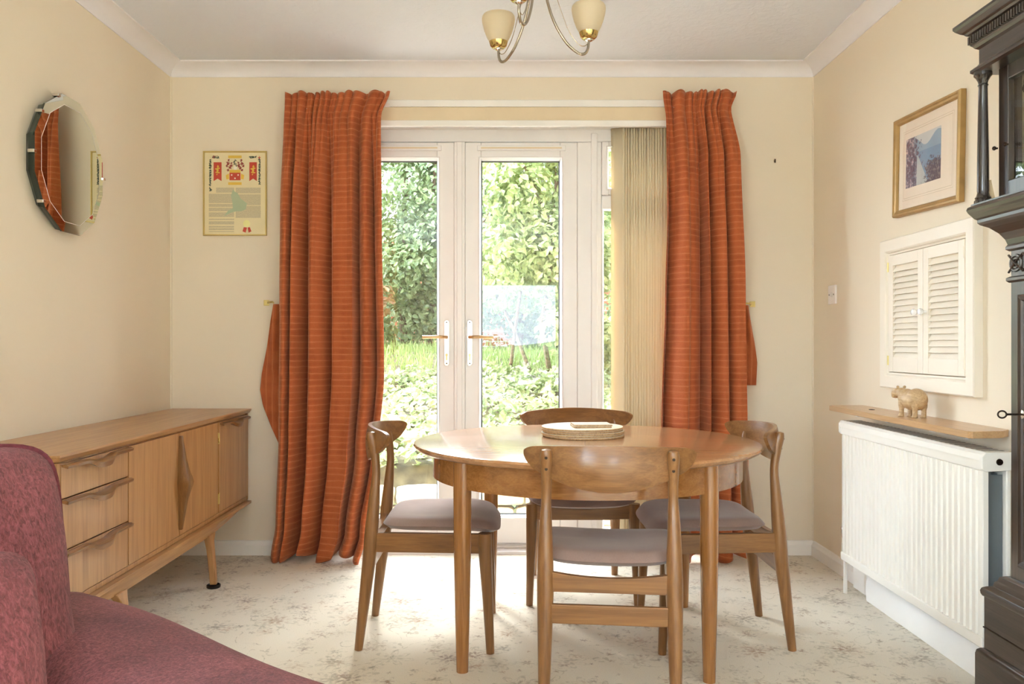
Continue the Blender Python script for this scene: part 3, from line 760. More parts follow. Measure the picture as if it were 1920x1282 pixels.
def make_chair(name):
    t = thing(name, None, 'chair')
    for sx in (-1, 1):
        # rear leg: raked foot, thickest at the seat, slim neck, club-shaped top behind the back rest
        pts = [(sx*.1885, -.232, 0), (sx*.187, -.213, .16), (sx*.186, -.192, .34), (sx*.186, -.186, .42), (sx*.186, -.176, .54), (sx*.184, -.170, .63), (sx*.183, -.178, .70), (sx*.183, -.187, .745), (sx*.183, -.189, .766)]
        rd = [.0145, .0195, .0245, .0240, .0190, .0145, .0165, .0180, .0140]
        p, r = smooth_path(pts, rd); r[-1] = .006
        # keep the club top behind the curved rest
        b = MB(); b.tube(p, r, 18); lg = b.obj('leg', M['teakZ'], t)
        for zz in (.742, .708):
            sb = MB(); sb.lathe([(.0048, 0), (.0044, .0016), (.0, .002)], (0,0,0), 12, True, Matrix.Translation((sx*.183, -.1785-.0180-.007 if zz > .72 else -.172-.0165-.007, zz)) @ Matrix.Rotation(PI/2, 4, 'X'))
            sb.obj('screw', M['iron'], lg)
        pts = [(sx*.222, .232, 0), (sx*.216, .222, .20), (sx*.212, .214, .345), (sx*.212, .213, .415)]
        p, r = smooth_path(pts, [.0140, .0190, .0235, .0235])
        b = MB(); b.tube(p, r, 18); b.obj('leg', M['teakZ'], t)
        # side rail
        b = MB()
        a0, a1 = (sx*.186, -.190), (sx*.212, .214); w = .011
        b.loft([[Vector((a[0]-w, a[1], .345)), Vector((a[0]+w, a[1], .345)), Vector((a[0]+w, a[1], .413)), Vector((a[0]-w, a[1], .413))] for a in (a0, a1)], True, True, False)
        b.obj('side_rail', M['teakY'], t, bevel=.003)
    # rear rail with dipped top, front rail with dipped top, lower stretcher
    for nm, y, x, dip in (('rear_rail', -.190, .186, .018), ('front_rail', .212, .212, .020)):
        rings = []
        for i in range(13):
            u = -x + 2*x*i/12; zt_ = .413 - dip*(1-(u/x)**2)
            rings.append([Vector((u, y-.010, .352)), Vector((u, y+.010, .352)), Vector((u, y+.010, zt_)), Vector((u, y-.010, zt_))])
        b = MB(); b.loft(rings, True, True, False); b.obj(nm, M['teakX'], t, bevel=.002)
    b = MB(); b.box(-.187, .187, -.208, -.192, .262, .318); b.obj('stretcher', M['teakX'], t, bevel=.003)
    # seat pad: dished across, waterfall at the front, wider at the front
    def seat(u, v, top=True):
        pass
    nu, nv = 28, 24; b = MB()
    vs = []; fs = []
    def pt(u, v, k):
        # u,v in -1..1 ; superellipse outline
        y = .055 + .212*v
        hw = .212 + .024*(v*.5+.5)
        # outline rounding
        e = 5.0
        m = max(abs(u), abs(v)); L = (abs(u)**e+abs(v)**e)**(1/e); sc_ = m/L if m > 1e-3 else 1
        uu, vv = u*sc_, v*sc_
        x = hw*uu; y = .055 + .212*vv
        dish = -.016*(1-uu*uu)*(1-.4*abs(vv))
        drop = -.020*max(0, vv-.35)**2/.42
        edge = max(abs(u), abs(v))
        h = .030*(1-edge**9)**.5 if edge < 1 else 0
        zc = .440 + dish*1.0 + drop
        return Vector((x, y, zc + (h if k else -h*.62)))
    for k in (1, 0):
        b.grid(lambda a, c, k=k: pt(2*a-1, 2*c-1, k), nu, nv, True)
    o = b.obj('seat', M['velour'], t, sharp=80)
    # back rest: one bent panel, full in the middle, rounded tips
    N = 40; front = []; 
    HW = .248
    def prof(u):
        q = abs(u)/HW
        top = .780 - .014*q**2; bot = .646 + .075*q**2.0
        e = max(0, (q-.86)/.14); mid = .752; k_ = math.sqrt(max(0, 1-e*e))
        return mid+(top-mid)*k_, mid+(bot-mid)*k_
    rings = []
    for i in range(N+1):
        a = -PI/2+PI*i/N; u = HW*math.sin(a); zt_, zb_ = prof(u)
        if i in (0, N): zt_, zb_ = .7525, .7515
        sl = 2*.108*u/.25**2; nx, ny = -sl, 1; L = math.hypot(nx, ny); nx /= L; ny /= L
        th = .0065; ring = []
        K = 8
        for j in range(K+1):
            z = zb_+(zt_-zb_)*j/K; q = (z-.713)/.067
            off = .010*(1-q*q)  # dished in height
            ring.append(Vector((u+nx*(th-off), band_y(u)+ny*(th-off)+.004, z)))
        for j in range(K, -1, -1):
            z = zb_+(zt_-zb_)*j/K; q = (z-.713)/.067; off = .010*(1-q*q)
            ring.append(Vector((u-nx*(th+off), band_y(u)-ny*(th+off)+.004, z)))
        rings.append(ring)
    b = MB(); b.loft(rings, True, True, True); b.obj('backrest', M['teakX'], t, sharp=50, bevel=.0025)
    return t
base_chair = make_chair('dining_chair')
chairs = [((.3220, 2.628), -6.3, 'teak dining chair nearest the camera, its curved back towards the viewer'),
          ((-.285, 3.142), -90.0, 'teak dining chair at the left side of the round table, near the sideboard'),
          ((.772, 3.135), 90.5, 'teak dining chair at the right side of the round table, towards the radiator'),
          ((.320, 3.690), 180.0, 'teak dining chair behind the round table, in front of the french doors')]
for i, (xy, rz, lab) in enumerate(chairs):
    o = base_chair if i == 0 else copy_tree(base_chair)
    o.location = (xy[0], xy[1], 0); o.rotation_euler = (0, 0, math.radians(rz)); o['label'] = lab
    o['group'] = 'teak dining chairs around the table'
bpy.context.view_layer.update()

# ------------------------------------------------------------------ round dining table
TC = (.2935, 3.10); TR = math.radians(-6)
tb = thing('dining_table', 'round teak dining table with a curved apron and four tapered legs', 'table', (TC[0], TC[1], 0), TR)
b = MB()
R = .630
b.lathe([(R-.045, .692), (R-.020, .6945), (R-.006, .702), (R, .711), (R-.003, .7175), (R-.010, .7200), (R-.5, .7201)], n=96)
b.obj('tabletop', M['topX'], tb, sharp=30)
sm = MB(); sm.box(-.0008, .0008, -R+.006, R-.006, .7195, .7203); sm.obj('leaf_seam', M['dark_teak'], tb)
b = MB(); rings = []
RA = .560
for i in range(73):
    a = 2*PI*i/72
    c, s_ = math.cos(a), math.sin(a)
    rings.append([Vector((RA*c, RA*s_, .600)), Vector((RA*c, RA*s_, .692)), Vector(((RA-.02)*c, (RA-.02)*s_, .692)), Vector(((RA-.02)*c, (RA-.02)*s_, .600))])
b.loft(rings, True, False, True); b.obj('apron', M['tableX'], tb, sharp=30)
for (sx, sy) in ((-1,-1), (1,-1), (1,1), (-1,1)):
    p, r = smooth_path([(sx*.397, sy*.387, 0), (sx*.397, sy*.387, .20), (sx*.397, sy*.387, .40), (sx*.397, sy*.387, .60), (sx*.397, sy*.387, .692)], [.0195, .0245, .0285, .030, .028])
    b = MB(); b.tube(p, r, 22); b.obj('leg', M['tableZ'], tb)

# placemats and coaster
for i in range(5):
    dz = .7205 + i*.0078; rr = random.Random(i)
    b = MB(); r = .157; b.lathe([(r-.002, 0), (r, .0012), (r, .0050)], n=64)
    o = thing('placemat', None, 'placemat', (.2975+rr.uniform(-.004,.004), 3.245+rr.uniform(-.004,.004), dz), rr.uniform(0, 6), 'round cork placemats in the stack on the table')
    b = MB(); b.lathe([(r-.002, 0), (r, .0012), (r, .0052), (r-.0005, .0055)], n=64); b.obj('cork_base', M['cork'], o)
    b = MB(); b.lathe([(r-.0008, .0055), (r-.001, .0070), (r-.003, .0074)], n=64); b.obj('printed_top', M['mat_top'], o)
    o['label'] = ['round cork placemat at the bottom of the stack on the table', 'round cork placemat second from the bottom of the table stack',
                  'round cork placemat in the middle of the table stack', 'round cork placemat just below the top one of the stack',
                  'round cork placemat on top of the stack, under the square coasters'][i]
ZM = .7205+4*.0078+.0076
for i in range(2):
    o = thing('coaster', ['square cork-backed coaster lying directly on the placemats', 'upper square coaster with a pale printed top on the pile'][i], 'coaster', (.325+.002*i, 3.215, ZM+i*.0062), math.radians(3+i), 'square coasters on the placemats')
    b = MB(); b.box(-.072, .072, -.055, .055, 0, .0045); b.obj('cork_base', M['cork'], o, bevel=.001)
    b = MB(); b.box(-.071, .071, -.054, .054, .0045, .0058); b.obj('printed_top', M['coaster_top'], o)
# navy folder on the far chair
o = thing('folder', 'thin navy blue folder lying on the seat of the far chair', 'folder', (.345, 3.62, .4665), 0)
b = MB(); b.box(-.15, .15, -.10, .12, 0, .003); b.box(-.15, .15, .117, .12, .003, .009); b.obj('cover', M['navy'], o, bevel=.001)
b = MB(); b.box(-.147, .147, -.098, .117, .003, .009); b.obj('pages', M['mat_top'], o)
b = MB(); b.box(-.15, .15, -.10, .12, .009, .012); b.obj('cover', M['navy'], o, bevel=.001)

# ------------------------------------------------------------------ sideboard along the left wall
SX = -1.308; SY0, SY1 = 2.455, 4.278; XB = WL+.012
sd = thing('sideboard', 'long teak sideboard with sculpted handles along the left wall', 'sideboard', ((XB+SX)/2, (SY0+SY1)/2, 0))
def sdo(b, nm, mt, par=None, **k): return b.obj(nm, mt, par or sd, world=(par is None), **k)
b = MB()  # top with undercut lip
rings = []
for (o_, z) in ((-.012, .724), (.004, .727), (.014, .742), (.012, .748)):
    rings.append([Vector((XB, SY0-o_, z)), Vector((SX+o_, SY0-o_, z)), Vector((SX+o_, SY1+o_*.4, z)), Vector((XB, SY1+o_*.4, z))])
b.loft(rings, True, True, False); sdo(b, 'worktop', M['sideY'], bevel=.002)
b = MB()
b.box(XB, SX-.002, SY0, SY0+.018, .285, .724); b.box(XB, SX-.002, SY1-.018, SY1, .285, .724)
b.box(XB, SX-.004, SY0+.018, SY1-.018, .285, .303); b.box(XB, XB+.008, SY0+.018, SY1-.018, .303, .724)
for yy in (2.918, 3.832): b.box(XB+.01, SX-.014, yy-.008, yy+.008, .303, .724)
b.box(XB+.01, SX-.012, SY0+.018, SY1-.018, .712, .724)
sdo(b, 'carcass', M['sideZ'], bevel=.002)
FX0, FX1 = SX-.018, SX-.001
def wave_handle(par, y0, y1, z):
    """long lip handle with a swelling in the middle that dips down"""
    rings = []
    N = 30
    for i in range(N+1):
        q = i/N; y = y0+(y1-y0)*q; m = math.exp(-((q-.5)/.16)**4)
        dip = .016*m; h = .0085+.009*m; out = .022+.014*m
        c = z-dip
        rings.append([Vector((FX1-.001, y, c+h*.5)), Vector((FX1+out*.6, y, c+h*.75)), Vector((FX1+out, y, c+h*.2)), Vector((FX1+out*.9, y, c-h*.8)), Vector((FX1+out*.55, y, c-h*.6)), Vector((FX1-.001, y, c-h*.1))])
    b = MB(); b.loft(rings, True, True, True); return b.obj('handle', M['teakY'], par, sharp=50)  # same wood as the fronts, coloured darker for the shadow on it
dz = [(.616, .718), (.461, .612), (.306, .457)]
for z0, z1 in dz:
    b = MB(); b.box(FX0, FX1, SY0+.019, 2.914, z0, z1); d = sdo(b, 'drawer', M['sideZ'], bevel=.0012)
    wave_handle(d, SY0+.022, 2.912, z1-.006)
def door(y0, y1, nm='cabinet_door'):
    b = MB(); b.box(FX0, FX1, y0, y1, .306, .718); return sdo(b, nm, M['side_front'], bevel=.0012)
M['side_front'] = M['sideZ']
d1 = door(2.920, 3.3725); d2 = door(3.3755, 3.826); d3 = door(3.838, SY1-.020, 'drop_flap')
for d, sgn in ((d1, -1), (d2, 1)):
    # tall lozenge pull: half a diamond on each door
    yc = 3.374; rings = []
    for i in range(25):
        q = i/24; z = .330+(.706-.330)*q; m = 1-abs(2*q-1); m2 = m**1.1
        w = .005+.019*m2 + .006*math.exp(-((q-.5)/.10)**2); out = .012+.028*m2+.008*math.exp(-((q-.5)/.12)**2)
        y0_ = yc+sgn*.0012
        rings.append([Vector((FX1-.001, y0_, z)), Vector((FX1-.001, y0_+sgn*w*.7, z)), Vector((FX1+out*.55, y0_+sgn*w, z)), Vector((FX1+out, y0_+sgn*w*.92, z)), Vector((FX1+out*.86, y0_+sgn*w*.6, z)), Vector((FX1+out*.35, y0_+sgn*w*.15, z))])
    b = MB(); b.loft(rings, True, True, True); b.obj('handle', M['teakZ'], d, sharp=50)  # darker than the doors: the shade on the pull is in its colour
for zz in (.645, .372):
    b = MB(); b.box(FX1-.001, FX1+.0035, 3.8265, 3.8375, zz-.025, zz+.025); b.tube([(FX1+.003, 3.832, zz-.025), (FX1+.003, 3.832, zz+.025)], .003, 10)
    b.obj('hinge', M['oldbrass'], d2)
wave_handle(d3, 3.85, SY1-.03, .708)
# stand: moulded rail with swept ends
LY = (2.86, 3.71)
for x_f, nm in ((SX+.004, 'front_rail'), (XB+.05, 'rear_rail')):
    rings = []; N = 44
    for i in range(N+1):
        y = SY0+.03+(SY1-.02-SY0-.03)*i/N
        zb_ = .225
        if y < LY[0]: zb_ = .225+.050*((LY[0]-y)/(LY[0]-SY0-.03))**1.3
        if y > LY[1]: zb_ = .225+.050*((y-LY[1])/(SY1-.02-LY[1]))**1.3
        rings.append([Vector((x_f-.028, y, zb_)), Vector((x_f-.004, y, zb_)), Vector((x_f+.002, y, zb_+.02)) if zb_ < .25 else Vector((x_f, y, zb_+.006)), Vector((x_f+.016, y, .272)), Vector((x_f+.016, y, .2845)), Vector((x_f-.028, y, .2845))])
    b = MB(); b.loft(rings, True, True, True); sdo(b, nm, M['sideY'], sharp=30)
    for k, ly in enumerate(LY):
        s_ = 1 if k else -1
        rings = []
        for (z, w0, w1, xo) in ((.015 if (k and x_f > -1.4) else 0, .013, .013, .026), (.10, .0145, .0145, .019), (.17, .018, .018, .012), (.205, .028, .022, .006), (.235, .055, .026, .002)):
            # foot section, flares where it joins the rail, splayed slightly to the front
            a0, a1 = (ly-w1, ly+w0) if k else (ly-w0, ly+w1)
            dx = xo if x_f > -1.4 else -xo*.5
            rings.append([Vector((x_f-.024+dx, a0, z)), Vector((x_f+.004+dx, a0, z)), Vector((x_f+.004+dx, a1, z)), Vector((x_f-.024+dx, a1, z))])
        b = MB(); b.loft(rings, True, True, False); sdo(b, 'leg', M['sideZ'], bevel=.004)
    b = MB()
for ly in LY:
    b = MB(); b.box(XB+.05, SX-.02, ly-.01, ly+.01, .228, .28); sdo(b, 'cross_rail', M['side_front'])
# castor cup under the far front foot
b = MB(); b.lathe([(.026, 0), (.030, .004), (.030, .014), (.026, .016), (.023, .009), (.004, .008)], (SX+.019, 3.71, 0), 28)
tag(b.obj('castor_cup', M['rubber']), 'round black castor cup under the far front leg of the sideboard', 'castor cup')

# ------------------------------------------------------------------ mirror on the left wall
MC = (WL, 3.232, 1.758)
mr = thing('wall_mirror', 'round frameless mirror with straight-cut facets on the wall above the sideboard', 'mirror', MC)
n = 12
def poly12(r, x, off=.0): return [Vector((x, .260*r*math.cos(2*PI*(k+.5)/n+off), .268*r*math.sin(2*PI*(k+.5)/n+off))) for k in range(n)]
b = MB(); b.loft([poly12(.93, .001), poly12(.97, .014), poly12(.99, .034)], True, True, False); b.obj('backing_board', M['mirror_edge'], mr)
b = MB(); b.loft([poly12(1.0, .034), poly12(1.0, .041)], True, True, False); b.obj('glass_edge', M['mirror_edge'], mr)
b = MB(); b.loft([poly12(.999, .0412), poly12(.855, .0445)], True, True, False); b.obj('mirror_glass', M['mirror'], mr)
b = MB(); b.loft([poly12(.858, .0446), poly12(.850, .0450)], True, False, False); b.obj('bevel_line', M['plastic'], mr)
for a in (PI, PI*1.22, PI*.80, PI*.0, PI*.62):
    c = Vector((.036, .260*math.cos(a)*.985, .268*math.sin(a)*.985)); b = MB()
    b.box(-.014, .011, -.009, .009, -.006, .006, Matrix.Translation(c)); b.obj('clip', M['chrome'], mr, bevel=.002)

# ------------------------------------------------------------------ framed certificate on the back wall
def flat(b, pts, y0, d=.0006):
    b.loft([[Vector((p[0], y0, p[1])) for p in pts], [Vector((p[0], y0-d, p[1])) for p in pts]], True, True, False)
cx0, cx1, cz0, cz1 = (382-CX)/367, (501-CX)/367, HC-(442-CY)/367, HC-(284-CY)/367
ct = thing('framed_certificate', 'gold framed heraldic certificate with a coat of arms on the back wall', 'certificate', ((cx0+cx1)/2, WB, (cz0+cz1)/2))
W2, H2 = (cx1-cx0)/2, (cz1-cz0)/2
b = MB()
for r0, ya in ((0, 0), (.0, -.012), (.002, -.014), (.007, -.014), (.009, -.009)):
    pass
rings = [[Vector((sx*(W2-o), y, sz*(H2-o))) for sx, sz in ((-1,-1),(1,-1),(1,1),(-1,1))] for o, y in ((0, -.001), (0, -.013), (.0015, -.015), (.0055, -.015), (.0075, -.010), (.0075, -.004))]
b.loft(rings, True, False, False); b.obj('frame', M['goldthin'], ct)
b = MB(); b.box(-W2+.006, W2-.006, -.008, -.001, -H2+.006, H2-.006); b.obj('paper', plain('ivory_certificate_paper', (230, 218, 178), .6, var=.02), ct)
def textmat(name):
    t = NT(name); v = t.coord((420, 1, 150)); w = t.noise(v, 1.2, 2, .7); 
    t.base(t.ramp(w.outputs[0], [(.36, s2l((182, 172, 144))), (.62, s2l((214, 203, 168)))])); t.set(Roughness=.6); return t.mat
M['text'] = textmat('fine_grey_script'); 
def px(u, v): return (-W2 + (u/1000)*2*W2, H2 - (v/1000)*2*H2)     # certificate coordinates, thousandths
def R4(u0, v0, u1, v1): return [px(u0, v1), px(u1, v1), px(u1, v0), px(u0, v0)]
YP = -.0083
b = MB()
rr = random.Random(3)
for (v0, v1) in [(432, 492), (505, 615), (625, 660), (670, 712), (724, 780), (800, 815), (830, 868), (885, 905), (912, 935), (948, 958)]:
    flat(b, R4(205 if v0 < 440 else 90, v0, 488, v1), YP)
for (v0, v1) in [(432, 500), (512, 640), (648, 790)]: flat(b, R4(512, v0, 905, v1), YP)
b.obj('script_text', M['text'], ct)
def blobrow(b, pts, w, rr, k_=4):
    for (u, v) in pts:
        for _ in range(k_):
            a = rr.uniform(0, PI); L = w*rr.uniform(.5, 1.1); th = w*.28
            du, dv = L*math.cos(a), L*math.sin(a); pu, pv = -math.sin(a)*th, math.cos(a)*th
            uu, vv = u+rr.uniform(-w*.5, w*.5), v+rr.uniform(-w*.5, w*.5)
            flat(b, [px(uu-du, vv-dv*.75), px(uu+pu, vv+pv*.75), px(uu+du, vv+dv*.75), px(uu-pu, vv-pv*.75)], YP-.0001*rr.random())
b = MB(); rr = random.Random(5)
blobrow(b, [(112, 110+k*24) for k in range(13)] + [(888, 95+k*24) for k in range(13)] + [(160+k*28, 72) for k in range(4)] + [(740+k*28, 72) for k in range(4)] + [(112, 445), (118, 465)], 22, rr, 5)
b.obj('leaf_border', plain('green_black_ornament', (52, 74, 58), .6), ct)
M['c_red'] = plain('heraldic_red', (196, 70, 50), .55, var=.02); M['c_yel'] = plain('heraldic_yellow', (226, 188, 74), .55, var=.03)
M['c_dr'] = plain('heraldic_maroon', (150, 62, 50), .55, var=.1, nscale=200); M['c_wh'] = plain('heraldic_white', (244, 238, 226), .5, var=.0)
M['c_gn'] = plain('map_green', (174, 188, 156), .6, var=.04); M['c_pale'] = plain('seal_gold_foil', (236, 232, 160), .3, .3, var=.05)
b = MB()
for u0, u1 in ((165, 290), (727, 845)): flat(b, [px(u0, 355), px((u0+u1)/2, 325), px(u1, 355), px(u1, 132), px(u0, 132)], YP)
flat(b, R4(415, 255, 588, 345), YP-.0004)
b.obj('red_banner', M['c_red'], ct)
b = MB(); flat(b, R4(415, 222, 588, 257), YP-.0004)
for v0 in (52, 368): flat(b, R4(395, v0, 605, v0+32), YP); 
for u in (228, 786):
    for (du, dv, w, h) in ((0, 0, 18, 45), (-22, -14, 24, 10), (22, -22, 20, 10), (-18, 26, 20, 9), (20, 30, 22, 9), (6, -44, 18, 16), (-10, 52, 12, 10)):
        flat(b, [px(u+du-w, 225+dv), px(u+du, 225+dv+h), px(u+du+w, 225+dv), px(u+du, 225+dv-h)], YP-.0008)
for sx in (-1, 1): flat(b, [px(502+sx*95, 265), px(502+sx*145, 285), px(502+sx*135, 335), px(502+sx*92, 330)], YP)
b.obj('lion_and_scroll', M['c_yel'], ct)
b = MB()
for (u, v) in ((450, 283), (552, 283), (502, 322)):
    pts = []
    for k in range(10):
        a = PI/2+k*PI/5; r = 17 if k % 2 == 0 else 8; pts.append(px(u+r*math.cos(a), v-r*.75*math.sin(a)))
    flat(b, pts, YP-.0010)
flat(b, [px(480, 220), px(525, 220), px(530, 190), px(503, 172), px(478, 190)], YP-.0002)
b.obj('white_star', M['c_wh'], ct)
b = MB(); rr = random.Random(9)
for sx in (-1, 1):
    for (cu, cv, r) in ((60, 175, 34), (110, 145, 34), (85, 200, 30), (128, 175, 26), (100, 110, 22), (110, 225, 24), (55, 140, 22)):
        blobrow(b, [(502+sx*cu, cv)], r*.85, rr, 9)
b.obj('mantling', M['c_dr'], ct)
b = MB(); rr = random.Random(10); blobrow(b, [(500, 120), (500, 145), (515, 165)], 26, rr); b.obj('crest', plain('dark_crest', (84, 84, 70), .6), ct)
b = MB()
flat(b, [px(470, 452), px(500, 480), px(545, 500), px(590, 560), px(640, 590), px(690, 620), px(672, 690), px(600, 712), px(520, 712), px(440, 730), px(330, 770), px(400, 700), px(470, 680), px(460, 600), px(440, 530)], YP-.0012)
b.obj('map', M['c_gn'], ct)
b = MB(); flat(b, [px(620, 950), px(668, 965), px(690, 905), px(640, 900)], YP); flat(b, [px(700, 905), px(715, 965), px(760, 950), px(735, 900)], YP)
flat(b, [px(150, 55), px(190, 55), px(190, 85), px(150, 85)], YP); flat(b, R4(865, 72, 905, 80), YP-.0005); flat(b, R4(881, 58, 889, 94), YP-.0006)
b.obj('ribbon', M['c_red'], ct)
b = MB(); flat(b, [px(685+55*math.cos(2*PI*k/20), 858+42*math.sin(2*PI*k/20)) for k in range(20)], YP-.001); b.obj('seal', M['c_pale'], ct)

# ------------------------------------------------------------------ curtains
def curtain(name, label, D, left, right, ztop, zbot, npl_top, npl_bot, seed, tape=.085):
    """left/right: lists of (pixel y, pixel x) of the silhouettes, converted at depth D"""
    rr = random.Random(seed)
    L = [((HC-(py-CY)*D/F), (px_-CX)*D/F) for py, px_ in left]; Rr = [((HC-(py-CY)*D/F), (px_-CX)*D/F) for py, px_ in right]
    def interp(t_, z):
        t_ = sorted(t_)
        if z <= t_[0][0]: return t_[0][1]
        for a, c in zip(t_, t_[1:]):
            if z <= c[0]: q = (z-a[0])/(c[0]-a[0]); q = q*q*(3-2*q); return a[1]+(c[1]-a[1])*q
        return t_[-1][1]
    ph = [rr.uniform(-.25, .25) for _ in range(40)]
    def foldf(u, k, seed_):
        # rounded folds with tight valleys
        x = u*k + .07*k*math.sin(2*PI*u*1.3+seed_) + .10*math.sin(2*PI*u*3.1+seed_*2)
        c_ = math.cos(2*PI*x)
        return 2*abs(math.cos(PI*x))**.75-1
    hb = [rr.uniform(-.02, .03) for _ in range(20)]
    NU, NV = 240, 90
    root = thing(name, label, 'curtain', ((L[-1][1]+Rr[-1][1])/2, D, 0))
    def fn(u, v):
        vv = v**1.0; z = ztop+(zbot-ztop)*vv
        x0, x1 = interp(L, z), interp(Rr, z)
        d = ztop-z
        gather = math.exp(-((d-tape)/.05)**2)
        wt = math.exp(-max(0, d-.10)/.40)               # fine pleats fade down into broad folds
        at = .014+.006*math.sin(9*u)
        y = D - (at*wt*foldf(u, npl_top, seed) + (.014+.062*(1-wt))*foldf(u, npl_bot, seed*1.7)) + .012*gather
        y += .010*math.sin(3*z+5*u)
        x = x0+(x1-x0)*u + .012*(1-wt)*math.sin(2*PI*u*npl_bot+seed*1.7+.8)*min(1, 6*u, 6*(1-u))
        if v == 0 or d < .07: z += .005*math.sin(2*PI*u*npl_top*.37+seed)*max(0, 1-d/.07) + .003*foldf(u, npl_top, seed)*max(0, 1-d/.07)
        if v > .9:
            q = (v-.9)/.1; z += q*q*(.020*math.sin(2*PI*u*2.3+seed)+.008)
            y -= q*q*.012
        return Vector((x, y, z))
    b = MB(); b.grid(fn, NU, NV, True); o = b.obj('drape', M['curtain'], root, world=True, solid=.0025, sharp=180, fix=False)
    b = MB()
    for k in range(npl_top):
        u = (k+.5)/npl_top; x = interp(L, ztop-.05)+(interp(Rr, ztop-.05)-interp(L, ztop-.05))*u
        b.tube([(x, D+.012, ztop-.075), (x, D+.026, ztop-.07), (x, D+.030, ztop-.045), (x+.004, D+.024, ztop-.03)], .0016, 6)
    b.obj('hook', M['plastic'], root, world=True)
    return root
DC = 4.190
cl = curtain('curtain', 'rust orange full-length curtain at the left of the french doors', DC,
        [(172, 535), (215, 533), (400, 526), (560, 524), (800, 521), (980, 516), (1040, 509)],
        [(172, 733), (218, 716), (400, 719), (700, 723), (850, 712), (1000, 690), (1055, 676)], HC+(CY-174)*DC/F, .012, 12, 5, 3)
cr = curtain('curtain', 'rust orange full-length curtain at the right of the blind', DC,
        [(172, 1243), (218, 1249), (400, 1250), (560, 1246), (800, 1240), (1050, 1244)],
        [(172, 1380), (205, 1370), (300, 1384), (560, 1392), (800, 1395), (1060, 1400)], HC+(CY-172)*DC/F, .012, 10, 4, 8)
# curtain rails hidden behind the headings
for nm, a0, a1, lab in (('curtain_rail', 540, 728, 'short white curtain rail behind the left curtain heading'), ('curtain_rail', 1250, 1374, 'short white curtain rail behind the right curtain heading')):
    x0_, x1_ = (a0-CX)*DC/F, (a1-CX)*DC/F
    b = MB(); b.box(x0_, x1_, DC+.030, DC+.045, 2.268, 2.285)
    for q in (.1, .9): b.box(x0_+(x1_-x0_)*q-.006, x0_+(x1_-x0_)*q+.006, DC+.045, WB, 2.266, 2.287)
    o = b.obj(nm, M['plastic']); tag(o, lab, 'curtain rail')

def tieback(label, pts_outer, pts_inner, seed):
    D = WB-.045; o_ = [P(x, y, D) for y, x in pts_outer]; i_ = [P(x, y, D) for y, x in pts_inner]
    n = len(o_)
    def samp(a, t_):
        f = t_*(n-1); k = min(int(f), n-2); q = f-k; return a[k].lerp(a[k+1], q*q*(3-2*q)*.3+q*.7)
    b = MB()
    def fn(u, v):
        p = samp(o_, v).lerp(samp(i_, v), u); p.y += .010*math.sin(u*9+seed)*math.sin(PI*min(1, v*1.4+.1)) + .006*math.sin(v*7); return p
    b.grid(fn, 16, 40, True)
    o = b.obj('curtain_tieback', M['curtain_v'], None, solid=.006, sharp=180, fix=False)
    tag(o, label, 'tieback')
tieback('rust orange cloth tieback hanging beside the left curtain', [(570, 512), (600, 506), (650, 499), (700, 490), (730, 488), (760, 494), (800, 509), (835, 524)], [(570, 527), (600, 530), (650, 533), (700, 535), (730, 535), (760, 535), (800, 533), (838, 530)], 1)
tieback('rust orange cloth tieback hanging beside the right curtain', [(572, 1403), (600, 1408), (640, 1414), (680, 1419), (722, 1418)], [(572, 1391), (600, 1390), (640, 1390), (680, 1390), (722, 1392)], 2)
for lab, pxx, sg in (('small square brass tieback hook left of the left curtain', 499.5, 1), ('small square brass tieback hook right of the right curtain', 1411, -1)):
    c = P(pxx, 567.5 if sg > 0 else 570, WB-.004); r = thing('tieback_hook', lab, 'hook', (c.x, WB, c.z))
    b = MB()
    for k, (h, y0, y1) in enumerate(((.0145, -.004, 0), (.0105, -.007, -.004))): b.box(-h, h, y0, y1, -h, h)
    b.obj('plate', M['oldbrass'], r, bevel=.0015)
    b = MB(); b.tube([(sg*.010, -.006, 0), (sg*.014, -.020, .001), (sg*.030, -.046, .001), (sg*.046, -.052, .002), (sg*.052, -.052, -.006)], [.005, .0055, .0055, .004, .0035], 12); b.obj('hook_arm', M['oldbrass'], r)
c = P(1452, 302, WB); b = MB(); b.tube([(c.x, WB, c.z), (c.x, WB-.010, c.z+.001)], .0022, 8); b.box(c.x-.003, c.x+.003, WB-.013, WB-.009, c.z-.010, c.z+.008)
tag(b.obj('picture_hook', M['iron']), 'small dark picture hook alone on the back wall, right of the curtain', 'hook')
# ------------------------------------------------------------------ right wall things
WX = WR
# framed picture, hung a little askew
pic = thing('framed_picture', 'gold framed print of a blue coastal terrace on the right wall', 'picture', (WX, 3.116, 1.762))
pic.rotation_euler = (math.radians(2.0), 0, 0)
PW, PH = .245, .192
def rect(o, x): return [Vector((x, sy*(PW-o), sz*(PH-o))) for sy, sz in ((1,-1),(-1,-1),(-1,1),(1,1))]
b = MB(); b.loft([rect(0, -.001), rect(0, -.020), rect(.004, -.026), rect(.010, -.026), rect(.014, -.022), rect(.021, -.020), rect(.026, -.014), rect(.026, -.006)], True, False, False); b.obj('frame', M['gilt'], pic)
b = MB(); b.loft([rect(.024, -.002), rect(.024, -.010)], True, True, False); b.obj('mount', plain('ivory_picture_mount', (240, 226, 206), .7, var=.01), pic)
ML = plain('mount_ruled_line', (206, 188, 158), .7)
b = MB()
for o1, th in ((.058, .0008), (.066, .0010)):
    for k in range(4):
        r0, r1 = rect(o1, -.0102), rect(o1+th*1.6, -.0102); j = (k+1) % 4
        b.add([r0[k], r0[j], r1[j], r1[k]], [(0,1,2,3)]); 
b.obj('ruled_line', ML, pic, fix=False)
t = NT('coastal_view_print'); tcn = t.n.new('ShaderNodeTexCoord'); sp = t.n.new('ShaderNodeSeparateXYZ'); t.lk(tcn.outputs['Object'], sp.inputs[0])
